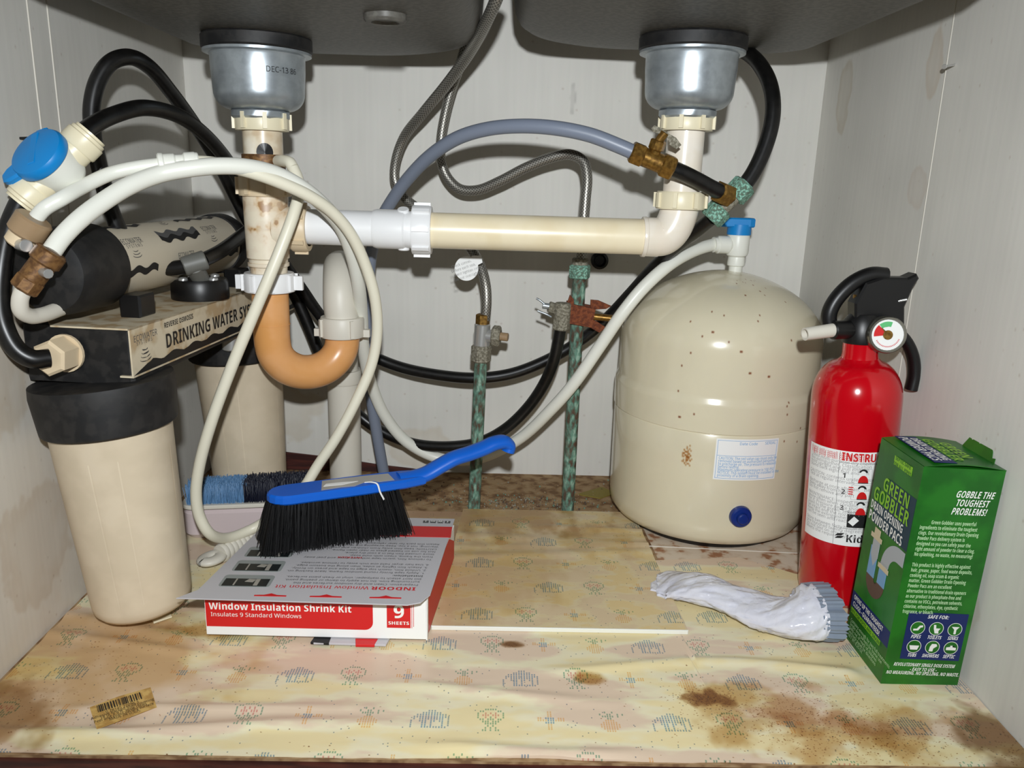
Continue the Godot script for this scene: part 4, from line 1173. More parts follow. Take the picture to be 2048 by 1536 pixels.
	# white tubes
	hose("white_tube", [Vector3(-0.3755, 0.3753, 0.4920), Vector3(-0.3704, 0.3870, 0.4820), Vector3(-0.3611, 0.4013, 0.4680), Vector3(-0.3494, 0.4152, 0.4500), Vector3(-0.3335, 0.4294, 0.4300), Vector3(-0.3144, 0.4399, 0.4100), Vector3(-0.2907, 0.4455, 0.4000), Vector3(-0.2675, 0.4486, 0.3870), Vector3(-0.2442, 0.4480, 0.3720), Vector3(-0.2244, 0.4427, 0.3550), Vector3(-0.2049, 0.4307, 0.3370), Vector3(-0.1882, 0.4128, 0.3150), Vector3(-0.1750, 0.3874, 0.2850), Vector3(-0.1692, 0.3524, 0.2550), Vector3(-0.1680, 0.3192, 0.2300), Vector3(-0.1721, 0.2737, 0.1900), Vector3(-0.1755, 0.2262, 0.1600), Vector3(-0.1727, 0.1789, 0.1300), Vector3(-0.1569, 0.1214, 0.1050), Vector3(-0.1277, 0.0783, 0.0900), Vector3(-0.0819, 0.0536, 0.0850), Vector3(-0.0280, 0.0574, 0.0920), Vector3(0.0274, 0.0942, 0.1150), Vector3(0.0712, 0.1523, 0.1520), Vector3(0.0975, 0.1931, 0.1700), Vector3(0.1255, 0.2438, 0.1820), Vector3(0.1496, 0.2881, 0.1920), Vector3(0.1755, 0.3219, 0.1900), Vector3(0.2063, 0.3485, 0.1800), Vector3(0.2382, 0.3635, 0.1600), Vector3(0.2629, 0.3698, 0.1450), Vector3(0.2776, 0.3714, 0.1370)], 0.0079, M.white_tube, "thick white tube sweeping from the brown fitting across the middle to the tank valve", "tube", "white plastic tubes")
	hose("white_tube", [Vector3(-0.2910, 0.4514, 0.3920), Vector3(-0.2770, 0.4510, 0.3860), Vector3(-0.2566, 0.4472, 0.3780), Vector3(-0.2362, 0.4414, 0.3680), Vector3(-0.2161, 0.4330, 0.3550), Vector3(-0.1960, 0.4217, 0.3380), Vector3(-0.1785, 0.4061, 0.3180), Vector3(-0.1637, 0.3839, 0.3000), Vector3(-0.1514, 0.3495, 0.2820), Vector3(-0.1428, 0.3093, 0.2700), Vector3(-0.1424, 0.2677, 0.2620), Vector3(-0.1498, 0.2298, 0.2620), Vector3(-0.1670, 0.1889, 0.2680), Vector3(-0.1899, 0.1453, 0.2750), Vector3(-0.2108, 0.1132, 0.2800), Vector3(-0.2280, 0.0851, 0.2860), Vector3(-0.2531, 0.0557, 0.2750), Vector3(-0.2756, 0.0383, 0.2720), Vector3(-0.2953, 0.0276, 0.2780), Vector3(-0.3142, 0.0282, 0.3020), Vector3(-0.3245, 0.0475, 0.3300), Vector3(-0.3331, 0.0706, 0.3330), Vector3(-0.3337, 0.0984, 0.3350), Vector3(-0.3257, 0.1349, 0.3380), Vector3(-0.3087, 0.1845, 0.3400), Vector3(-0.2869, 0.2388, 0.3380), Vector3(-0.2627, 0.2937, 0.3350), Vector3(-0.2421, 0.3407, 0.3300), Vector3(-0.2281, 0.3764, 0.3220), Vector3(-0.2192, 0.4042, 0.3120), Vector3(-0.2163, 0.4218, 0.3020), Vector3(-0.2182, 0.4370, 0.2940), Vector3(-0.2239, 0.4491, 0.2900)], 0.0062, M.cream_tube, "thin printed tube looping from the white coupling through the big loop to the drain saddle", "tube", "white plastic tubes")
	hose("white_tube", [Vector3(-0.3930, 0.3987, 0.4820), Vector3(-0.3882, 0.4090, 0.4720), Vector3(-0.3765, 0.4178, 0.4640), Vector3(-0.3681, 0.4285, 0.4400), Vector3(-0.3525, 0.4396, 0.4200), Vector3(-0.3319, 0.4455, 0.4100), Vector3(-0.3124, 0.4488, 0.4020)], 0.0062, M.white_tube, "thin white tube rising from the tan fitting to the white coupling", "tube", "white plastic tubes")
	hose("white_tube", [Vector3(-0.3942, 0.3466, 0.5040), Vector3(-0.3980, 0.3375, 0.5050), Vector3(-0.4002, 0.3278, 0.5020), Vector3(-0.3993, 0.3211, 0.4920), Vector3(-0.3971, 0.3197, 0.4780), Vector3(-0.3947, 0.3212, 0.4550), Vector3(-0.3933, 0.3228, 0.4300)], 0.0066, M.offwhite, "short greyish tube bending under the black membrane cap", "tube", "white plastic tubes")
	# coupling
	var t := thing("tube_coupling", "small white push-fit coupling above the membrane housing", "fitting", Vector3(-0.3026, 0.4492, 0.3980))
	var a := Vector3(-0.3180, 0.4482, 0.4040); var b := Vector3(-0.2853, 0.4520, 0.3910)
	var s := st()
	rod(s, a.lerp(b, 0.12), a.lerp(b, 0.88), [Vector2(0, 0), Vector2(0.0088, 0), Vector2(0.0092, 0.001), Vector2(0.0092, 0.010), Vector2(0.0076, 0.0115), Vector2(0.0076, 0.0175), Vector2(0.0092, 0.019), Vector2(0.0092, 0.0275), Vector2(0.0088, 0.0285), Vector2(0, 0.0285)], 20)
	part("coupling_body", s, M.white_tube, t)
	for k in [[0.0, 0.16], [0.84, 1.0]]:
		s = st()
		cyl(s, a.lerp(b, k[0]), a.lerp(b, k[1]), 0.0104 if k[0] < 0.5 else 0.0085, 18)
		part("collet", s, M.white_tube, t)
	# tan fitting at far left
	t = thing("tube_fitting", "tan plastic tube fitting with clear screw beside the black hose at far left", "fitting", Vector3(-0.4311, 0.3731, 0.4400))
	a = Vector3(-0.3898, 0.4021, 0.4840); b = Vector3(-0.4054, 0.3797, 0.4860)
	s = st()
	cyl(s, a, a.lerp(b, 0.62), 0.0150, 20)
	part("fitting_body", s, M.tan_plastic, t)
	s = st()
	cyl(s, a.lerp(b, 0.58), b, 0.0118, 18)
	part("lower_body", s, M.nut_beige, t)
	s = st()
	cyl(s, Vector3(-0.4021, 0.3810, 0.4900), Vector3(-0.3891, 0.3807, 0.5020), 0.0052, 14)
	part("clear_screw", s, M.chrome, t)
	# brown check valve
	t = thing("check_valve", "brown brass check valve at the lower end of the thick white tube", "fitting", Vector3(-0.4137, 0.3381, 0.4740))
	a = Vector3(-0.3725, 0.3772, 0.4940); b = Vector3(-0.3952, 0.3449, 0.5040)
	s = st()
	cyl(s, a.lerp(b, 0.02), a.lerp(b, 0.34), 0.0128, 20)
	part("upper_nut", s, M.brass_old, t)
	s = st()
	cyl(s, a.lerp(b, 0.30), a.lerp(b, 0.76), 0.0105, 20)
	part("valve_body", s, M.brass_old, t)
	s = st()
	hexnut(s, a.lerp(b, 0.70), b, 0.0118, 8)
	part("lower_nut", s, M.brass_old, t)
	s = st()
	cyl(s, a.lerp(b, 0.5), Vector3(-0.3684, 0.3597, 0.5120), 0.004, 10)
	part("side_screw", s, M.chrome, t)
	# blue-capped valve
	t = thing("ball_valve", "white push-fit valve with a round blue cap at the upper left", "valve", Vector3(-0.3989, 0.4238, 0.4400))
	var c := Vector3(-0.3932, 0.4470, 0.4470)
	var ay := Vector3(-0.30, 0.60, 0.74).normalized()
	var pp := (Vector3(-0.3768, 0.4654, 0.4320) - Vector3(-0.4126, 0.4252, 0.4520)).normalized()
	pp = (pp - ay * pp.dot(ay)).normalized()
	var xf := Transform3D(Basis(pp, ay, pp.cross(ay)), c)
	s = st()
	lathe(s, [Vector2(0, -0.026), Vector2(0.010, -0.0255), Vector2(0.017, -0.023), Vector2(0.0208, -0.017), Vector2(0.0222, -0.006), Vector2(0.0226, 0.006), Vector2(0.0, 0.006)], xf, 36)
	part("valve_body", s, M.white_tube, t)
	s = st()
	lathe(s, [Vector2(0, 0.006), Vector2(0.0245, 0.006), Vector2(0.0250, 0.007), Vector2(0.0250, 0.0125), Vector2(0.0235, 0.0150), Vector2(0.017, 0.0172), Vector2(0.0, 0.0182)], xf, 40)
	var tabp := PackedVector2Array([Vector2(-0.010, 0.010), Vector2(-0.030, 0.007), Vector2(-0.0365, 0.003), Vector2(-0.0370, -0.004), Vector2(-0.032, -0.0085), Vector2(-0.010, -0.012)])
	prism(s, tabp, 0.0075, xf * Transform3D(Basis(Vector3(1, 0, 0), Vector3(0, 0, -1), Vector3(0, 1, 0)) * Basis(Vector3(0, 0, 1), -0.25), Vector3(0, 0.0065, 0)), 0.002, true)
	prism(s, PackedVector2Array([Vector2(0.018, -0.008), Vector2(0.0275, -0.006), Vector2(0.0275, 0.004), Vector2(0.018, 0.008)]), 0.0075, xf * Transform3D(Basis(Vector3(1, 0, 0), Vector3(0, 0, -1), Vector3(0, 1, 0)) * Basis(Vector3(0, 0, 1), 0.9), Vector3(0, 0.0065, 0)), 0.002)
	prism(s, rect(-0.016, -0.0035, 0.018, 0.0035), 0.0016, xf * Transform3D(Basis(Vector3(1, 0, 0), Vector3(0, 0, -1), Vector3(0, 1, 0)) * Basis(Vector3(0, 0, 1), 0.9), Vector3(0, 0.0165, 0)), 0.0006)
	part("blue_cap", s, M.blue, t, "round blue cap with a tab")
	for k: float in [-1.0, 1.0]:
		s = st()
		var p0 := c + ay * -0.008 + pp * k * 0.012; var p1 := c + ay * -0.008 + pp * k * 0.028
		cyl(s, p0, p1, 0.0150, 22)
		rod(s, p1 - pp * k * 0.004, p1 + pp * k * 0.014, [Vector2(0, 0), Vector2(0.0160, 0), Vector2(0.0168, 0.0015), Vector2(0.0168, 0.012), Vector2(0.0155, 0.013), Vector2(0.0155, 0.0155), Vector2(0.0138, 0.0165), Vector2(0.0138, 0.0185), Vector2(0.0, 0.0185)], 26)
		part("collet", s, M.nut_cream, t)

# ---------------------------------------------------------------- the pressure tank
func tank() -> void:
	var C := Vector3(0.288, 0.0, 0.138)
	var R := 0.131
	var t := thing("pressure_tank", "large cream steel pressure tank with blue cap and paper label", "tank", C)
	var xf := Transform3D(Basis(), C)
	var s := st()
	var pr := [Vector2(0, 0.0050), Vector2(0.085, 0.0050), Vector2(0.110, 0.0075), Vector2(0.123, 0.013), Vector2(0.1288, 0.022), Vector2(0.1305, 0.036), Vector2(R, 0.120), Vector2(R, 0.155), Vector2(0.1300, 0.1565), Vector2(R + 0.0012, 0.158), Vector2(R + 0.0015, 0.170), Vector2(R + 0.0012, 0.190), Vector2(R + 0.001, 0.194), Vector2(0.1295, 0.1985), Vector2(0.1290, 0.203), Vector2(0.1285, 0.250)]
	for k in range(1, 25):
		var a := PI / 2 * k / 24
		pr.append(Vector2(0.1285 * pow(cos(a), 1.14) if k < 24 else 0.0, 0.252 + 0.0865 * sin(a)))
	lathe(s, pr, xf, 96)
	var m := mat(Color.WHITE, 0.2)
	var im := Image.create(512, 256, false, Image.FORMAT_RGB8)
	var n := FastNoiseLite.new()
	n.frequency = 0.02
	n.seed = 3
	for j in 256:
		for i in 512: im.set_pixel(i, j, Color(0.85, 0.815, 0.71) * (1.0 + 0.015 * n.get_noise_2d(i, j)))
	var rng := RandomNumberGenerator.new()
	rng.seed = 12
	for k in 46:
		var x := rng.randi_range(330, 440); var y := int(lerpf(10, 150, rng.randf()))
		im.set_pixel(x, y, Color(0.42, 0.22, 0.14))
		if k % 4 == 0: im.set_pixel(x + 1, y, Color(0.5, 0.3, 0.2))
	for k in 60:
		var x := int(346 + rng.randfn(0, 2.0)); var y := int(142 + rng.randfn(0, 2.5))
		im.set_pixel(x, y, im.get_pixel(x, y).lerp(Color(0.55, 0.30, 0.08), 0.6))
	m.albedo_texture = ImageTexture.create_from_image(im)
	m.clearcoat_enabled = true
	m.clearcoat = 0.4
	m.clearcoat_roughness = 0.08
	part("tank_shell", s, m, t)
	s = st()
	lathe(s, [Vector2(0.098, 0.0010), Vector2(0.107, 0.0010), Vector2(0.110, 0.0078), Vector2(0.098, 0.0078)], xf, 64)
	part("foot_ring", s, M.black, t)
	s = st()
	var wp := on_cylinder(xf, R, 0.0)
	var a0 := atan2(Vector3(0.2974, 0.1279, 0.2620).x - C.x, 0.124) * R
	patch(s, wp, a0 - 0.0385, 0.1010, a0 + 0.0395, 0.1530, 0.0004)
	var lb := part("paper_label", s, M.paper, t)
	s = st()
	for e in [[-0.0365, 0.1030, 0.0375, 0.1034], [-0.0365, 0.1506, 0.0375, 0.1510], [-0.0365, 0.1030, -0.0361, 0.1510], [0.0371, 0.1030, 0.0375, 0.1510], [-0.0365, 0.1316, 0.0375, 0.1320]]: patch(s, wp, a0 + e[0], e[1], a0 + e[2], e[3], 0.0007, 6)
	letters(s, "Date Code", 0.0022, Vector2(a0, 0.1475), Transform3D(), 1, false, 1.0, 0.0, wp, 5.0)
	letters(s, "SERIAL", 0.0018, Vector2(a0 + 0.028, 0.1478), Transform3D(), 1, false, 1.0, 0.0, wp, 5.0)
	var lines := ["CAUTION: The red valve cap must only be", "removed based on authorized personnel", "to precharge air. The pressure is released", "before testing.", "Maximum operating pressure is 100 PSI", "NOTICE: This system must be installed in the", "proximity of a drain opening."]
	for k in lines.size(): letters(s, lines[k], 0.0023, Vector2(a0 - 0.0340, 0.1288 - 0.00365 * k), Transform3D(), 0, false, 0.82, 0.0, wp, 6.0)
	part("lettering", s, M.blue_ink, lb)
	# blue air cap low on the front
	var ca := atan2(Vector3(0.2968, 0.0532, 0.2650).x - C.x, 0.127)
	var dir := Vector3(sin(ca), 0, cos(ca))
	var cp := C + dir * (R - 0.002) + Vector3(0, 0.0545, 0)
	s = st()
	lathe(s, [Vector2(0, 0), Vector2(0.0135, 0), Vector2(0.0138, 0.001), Vector2(0.0130, 0.006), Vector2(0.0112, 0.0078), Vector2(0.0072, 0.0082), Vector2(0.0066, 0.0125), Vector2(0.0055, 0.0135), Vector2(0, 0.0138)], along(cp, cp + dir), 32)
	part("air_cap", s, mat(Color(0.02, 0.16, 0.46), 0.35), t, "dark blue round air valve cap")
	# valve on top
	var V := C + Vector3(0.0122, 0.337, 0)
	t = thing("tank_valve", "white tank valve with flat blue handle on top of the pressure tank", "valve", V)
	s = st()
	rod(s, V - Vector3(0, 0.001, 0), V + Vector3(0, 1, 0), [Vector2(0, 0), Vector2(0.0085, 0), Vector2(0.0085, 0.008), Vector2(0.0108, 0.009), Vector2(0.0112, 0.012), Vector2(0.0104, 0.020), Vector2(0.0130, 0.022), Vector2(0.0142, 0.026), Vector2(0.0142, 0.046), Vector2(0.0135, 0.048), Vector2(0, 0.048)], 28)
	part("valve_body", s, M.white_tube, t)
	s = st()
	var side := Vector3(0.2698, 0.3700, 0.1380) - V
	side = Vector3(side.x, 0.0, 0.006).normalized()
	var o := V + Vector3(0, 0.034, 0)
	rod(s, o + side * 0.008, o + side * 0.04, [Vector2(0, 0), Vector2(0.0085, 0), Vector2(0.0098, 0.004), Vector2(0.0112, 0.006), Vector2(0.0112, 0.020), Vector2(0.0098, 0.021), Vector2(0.0098, 0.0255), Vector2(0, 0.0255)], 22)
	part("collet", s, M.white_tube, t)
	s = st()
	lathe(s, [Vector2(0, 0.047), Vector2(0.0150, 0.047), Vector2(0.0150, 0.060), Vector2(0, 0.060)], Transform3D(Basis(), V), 28)
	prism(s, PackedVector2Array([Vector2(-0.0255, -0.007), Vector2(-0.019, -0.0105), Vector2(0.010, -0.013), Vector2(0.0165, -0.010), Vector2(0.0185, -0.002), Vector2(0.0165, 0.010), Vector2(-0.019, 0.0095), Vector2(-0.027, 0.004)]), 0.0115, Transform3D(Basis(Vector3(1, 0, 0), Vector3(0, 0, -1), Vector3(0, 1, 0)), V + Vector3(0, 0.0565, 0)), 0.0015)
	part("blue_handle", s, M.blue, t, "flat blue lever")

# ---------------------------------------------------------------- the fire extinguisher (own frame, leaning a little)
func extinguisher() -> void:
	var base := Vector3(0.3915, 0.0022, 0.352)
	var t := thing("fire_extinguisher", "red fire extinguisher with black handle standing between the tank and the green carton", "extinguisher", base, true, Basis(Vector3(0, 0, 1), 0.050) * Basis(Vector3(1, 0, 0), -0.01))
	var I := Transform3D()
	var r := 0.0452
	var s := st()
	var pr := [Vector2(0, 0.002), Vector2(0.030, 0.002), Vector2(0.034, 0.0), Vector2(0.040, 0.001), Vector2(0.0445, 0.006), Vector2(r, 0.012), Vector2(r, 0.228)]
	for k in range(1, 10):
		var a := PI / 2 * k / 9 * 0.9
		pr.append(Vector2(r - 0.027 * (1 - cos(a)), 0.228 + 0.040 * sin(a)))
	pr.append_array([Vector2(0.0185, 0.2715), Vector2(0.0178, 0.276), Vector2(0.0178, 0.292), Vector2(0, 0.292)])
	lathe(s, pr, I, 64)
	part("cylinder", s, M.red_paint, t)
	# label
	var wp := on_cylinder(Transform3D(Basis(), Vector3.ZERO), r, -0.15)
	s = st()
	patch(s, wp, -0.062, 0.076, 0.066, 0.181, 0.0004, 40)
	var lb := part("paper_label", s, M.paper, t)
	s = st()
	for e in [[-0.0235, 0.076, -0.0232, 0.1800], [-0.0235, 0.1685, 0.066, 0.1688], [-0.0235, 0.0955, 0.066, 0.0958]]: patch(s, wp, e[0], e[1], e[2], e[3], 0.0007, 10)
	for k in 3:
		letters(s, str(k + 1), 0.0052, Vector2(-0.0175, 0.1545 - 0.0180 * k), Transform3D(), 1, true, 1.0, 0.0, wp)
	letters(s, "Kidde", 0.0082, Vector2(-0.0115, 0.0845), Transform3D(), 0, true, 1.0, 0.0, wp)
	letters(s, "Remember", 0.0022, Vector2(-0.012, 0.1145), Transform3D(), 0, false, 1.0, 0.0, wp, 5.0)
	patch(s, wp, -0.0115, 0.0975, 0.0075, 0.1125, 0.0007, 6)
	for e in [0, 1, 2]:
		var hd := Vector3(0.0005, 0.1592 - 0.0180 * e, 0.0009)
		for k in 12: # hair of the little figure
			var a := PI * k / 12; var b := PI * (k + 1) / 12
			vert(s, wp.call(hd), -1); vert(s, wp.call(hd + Vector3(0.0042 * cos(b), 0.0038 * sin(b), 0)), -1); vert(s, wp.call(hd + Vector3(0.0042 * cos(a), 0.0038 * sin(a), 0)), -1)
		patch(s, wp, -0.0042, 0.1475 - 0.0180 * e, 0.0058, 0.1482 - 0.0180 * e, 0.0009, 3)
	# emblem: two leaning blades
	for e in [[0.0, 0.0032, -0.0005], [0.0, -0.0012, -0.0036]]:
		var p0 := Vector3(-0.0220, 0.0868 + e[2], 0.0008)
		quad(s, wp.call(p0), wp.call(p0 + Vector3(0.0065, 0.0012, 0)), wp.call(p0 + Vector3(0.0092, 0.0042, 0)), wp.call(p0 + Vector3(0.0026, 0.0030, 0)), -1)
	part("black_print", s, M.ink, lb)
	s = st()
	letters(s, "INSTRUCTIONS", 0.0088, Vector2(-0.0218, 0.1748), Transform3D(), 0, true, 0.78, 0.0, wp)
	for e in 3:
		var c0 := Vector3(0.0008, 0.1482 - 0.0180 * e, 0.0008)
		for k in 12:
			var a := PI * k / 12; var b := PI * (k + 1) / 12
			vert(s, wp.call(c0), -1); vert(s, wp.call(c0 + Vector3(0.0050 * cos(b), 0.0078 * sin(b), 0)), -1); vert(s, wp.call(c0 + Vector3(0.0050 * cos(a), 0.0078 * sin(a), 0)), -1)
	for k in 4: patch(s, wp, -0.0125, 0.1345 + 0.0024 * k, -0.0080, 0.1357 + 0.0024 * k, 0.0008, 3)
	for k in 3: letters(s, "Fight only small contained fires", 0.0015, Vector2(-0.059, 0.1772 - 0.0024 * k), Transform3D(), 0, false, 1.0, 0.0, wp, 8.0)
	part("red_print", s, M.red_ink, lb)
	s = st()
	var small := ["Listed multi-purpose dry chemical", "fire extinguisher. Classification", "Hold upright and pull ring pin", "Stand back eight feet and aim", "", "CAUTION: contents under pressure", "Test at regular intervals", "", "Recharge at once after any use", "Keep away from heat", "Do not remove any part", "", "MAINTENANCE: inspect monthly or", "more often when conditions call", "for it. Pressure gauge should", "point to the green. Seal must", "be intact and the nozzle clear", "Keep the extinguisher where it", "can be seen and reached", "", "Store between forty below and", "one hundred twenty degrees", "Do not test on any fire", "Meets the requirements in force"]
	for k in small.size(): letters(s, small[k], 0.0013, Vector2(-0.059, 0.1690 - 0.0036 * k), Transform3D(), 0, false, 1.02, 0.0, wp, 8.0)
	for e in 3: # rounded frames of the three drawings and the number bubbles
		for q in [[-0.0098, 0.1470, 0.0088, 0.1640], ]:
			var y0: float = q[1] - 0.018 * e; var y1: float = q[3] - 0.018 * e - 0.001
			patch(s, wp, q[0], y0, q[2], y0 + 0.0003, 0.0007, 4); patch(s, wp, q[0], y1, q[2], y1 + 0.0003, 0.0007, 4)
			patch(s, wp, q[0], y0, q[0] + 0.0003, y1, 0.0007, 2); patch(s, wp, q[2], y0, q[2] + 0.0003, y1, 0.0007, 2)
	part("small_print", s, mat(Color(0.62, 0.61, 0.61), 0.6), lb)
	s = st()
	var dm := [Vector3(-0.0105, 0.1035, 0.001), Vector3(-0.0055, 0.0995, 0.001), Vector3(0.0000, 0.1060, 0.001), Vector3(-0.0050, 0.1105, 0.001)]
	quad(s, wp.call(dm[0]), wp.call(dm[1]), wp.call(dm[2]), wp.call(dm[3]), -1)
	for e in 3:
		var fc := Vector3(0.0002, 0.1585 - 0.0180 * e, 0.001)
		for k in 16:
			var a := TAU * k / 16; var b := TAU * (k + 1) / 16
			vert(s, wp.call(fc), -1); vert(s, wp.call(fc + Vector3(0.0026 * cos(b), 0.0026 * sin(b), 0)), -1); vert(s, wp.call(fc + Vector3(0.0026 * cos(a), 0.0026 * sin(a), 0)), -1)
	part("white_print", s, M.paper, lb)
	# valve head
	s = st()
	lathe(s, [Vector2(0, 0.288), Vector2(0.0195, 0.288), Vector2(0.0200, 0.291), Vector2(0.0190, 0.310), Vector2(0.013, 0.318), Vector2(0, 0.318)], I, 28)
	prism(s, PackedVector2Array([Vector2(-0.012, 0.305), Vector2(0.034, 0.292), Vector2(0.040, 0.302), Vector2(0.038, 0.325), Vector2(0.045, 0.345), Vector2(0.050, 0.354), Vector2(0.047, 0.359), Vector2(0.038, 0.355), Vector2(0.012, 0.356), Vector2(-0.004, 0.351), Vector2(-0.014, 0.330)]), 0.020, Transform3D(Basis(), Vector3(0, 0, -0.010)), 0.002)
	var vh := part("valve_head", s, M.black, t, "black plastic valve head")
	s = st()
	var hp := spline([Vector3(-0.034, 0.303, 0), Vector3(-0.036, 0.318, 0), Vector3(-0.030, 0.333, 0), Vector3(-0.014, 0.350, 0), Vector3(0.004, 0.358, 0), Vector3(0.020, 0.357, 0)], 6)
	sweep(s, hp, 0.0080, 12, true, 1.1, Vector3(0, 1, 0.01))
	part("carry_handle", s, M.black, t)
	s = st()
	sweep(s, spline([Vector3(0.014, 0.302, 0.004), Vector3(0.030, 0.300, 0.004), Vector3(0.044, 0.290, 0.004), Vector3(0.054, 0.272, 0.004), Vector3(0.0575, 0.252, 0.004), Vector3(0.0560, 0.236, 0.004)], 6), 0.0062, 12, true, 1.4, Vector3(1, 0, 0.01))
	part("lever", s, M.black, t)
	s = st()
	cyl(s, Vector3(-0.012, 0.302, 0.004), Vector3(-0.036, 0.303, 0.010), 0.0098, 18)
	part("nozzle_socket", s, M.black, t)
	s = st()
	rod(s, Vector3(-0.034, 0.303, 0.010), Vector3(-0.066, 0.301, 0.018), [Vector2(0, 0), Vector2(0.0072, 0), Vector2(0.0072, 0.0005), Vector2(0.0066, 0.034), Vector2(0.0052, 0.034), Vector2(0.0046, 0.028), Vector2(0, 0.028)], 22)
	part("nozzle", s, M.offwhite, t, "pale grey nozzle")
	s = st()
	cyl(s, Vector3(-0.006, 0.322, 0.0), Vector3(-0.006, 0.338, 0.0), 0.0062, 14)
	part("brass_stem", s, M.brass, vh)
	s = st()
	cyl(s, Vector3(0.030, 0.331, 0.0085), Vector3(0.038, 0.3335, 0.012), 0.0014, 8)
	part("pull_pin", s, M.chrome, vh)
	# gauge
	var gx := Transform3D(Basis(Vector3(1, 0, 0), PI / 2) , Vector3(0.014, 0.299, 0.018))
	gx.basis = Basis(Vector3(0, 1, 0), -0.12) * Basis(Vector3(1, 0, 0), PI / 2 - 0.12)
	s = st()
	lathe(s, [Vector2(0, 0), Vector2(0.0170, 0), Vector2(0.0188, 0.002), Vector2(0.0188, 0.012), Vector2(0.0178, 0.0138), Vector2(0.0160, 0.0138), Vector2(0.0155, 0.0122), Vector2(0, 0.0122)], gx, 40)
	var gg := part("gauge", s, mat(Color(0.55, 0.54, 0.50), 0.28, 0.9), t, "round chrome pressure gauge")
	var dial := gx * Transform3D(Basis(Vector3(1, 0, 0), Vector3(0, 0, -1), Vector3(0, 1, 0)), Vector3(0, 0.0124, 0))
	s = st()
	decal(s, disc(0, 0, 0.0155, 0.0155, 32), dial, 0.0003)
	part("dial", s, M.paper, gg)
	for k in 2:
		s = st()
		var w := PackedVector2Array()
		var b0 := 2.30 if k == 0 else 1.25; var b1 := 3.25 if k == 0 else 2.25
		for j in 9: w.append(Vector2(cos(lerpf(b0, b1, j / 8.0)), sin(lerpf(b0, b1, j / 8.0))) * 0.0135)
		for j in 9: w.append(Vector2(cos(lerpf(b1, b0, j / 8.0)), sin(lerpf(b1, b0, j / 8.0))) * (0.0045 if k == 0 else 0.0085))
		decal(s, w, dial, 0.0007)
		part("dial_sector", s, M.red_ink if k == 0 else mat(Color(0.35, 0.72, 0.45), 0.5), gg)
	s = st()
	for k in 20:
		var a := PI * (1.15 + 0.75 * k / 20.0)
		decal(s, PackedVector2Array([Vector2(cos(a), sin(a)) * 0.0112, Vector2(cos(a), sin(a)) * 0.0125, Vector2(cos(a + 0.05), sin(a + 0.05)) * 0.0125, Vector2(cos(a + 0.05), sin(a + 0.05)) * 0.0112]), dial, 0.0007)
	part("dial_marks", s, M.red_ink, gg)
	s = st()
	decal(s, disc(0, 0, 0.0048, 0.0048, 20), dial, 0.0011)
	decal(s, PackedVector2Array([Vector2(-0.001, -0.001), Vector2(0.001, 0.001), Vector2(-0.007, 0.0082)]), dial, 0.0013)
	part("needle", s, M.brass, gg)

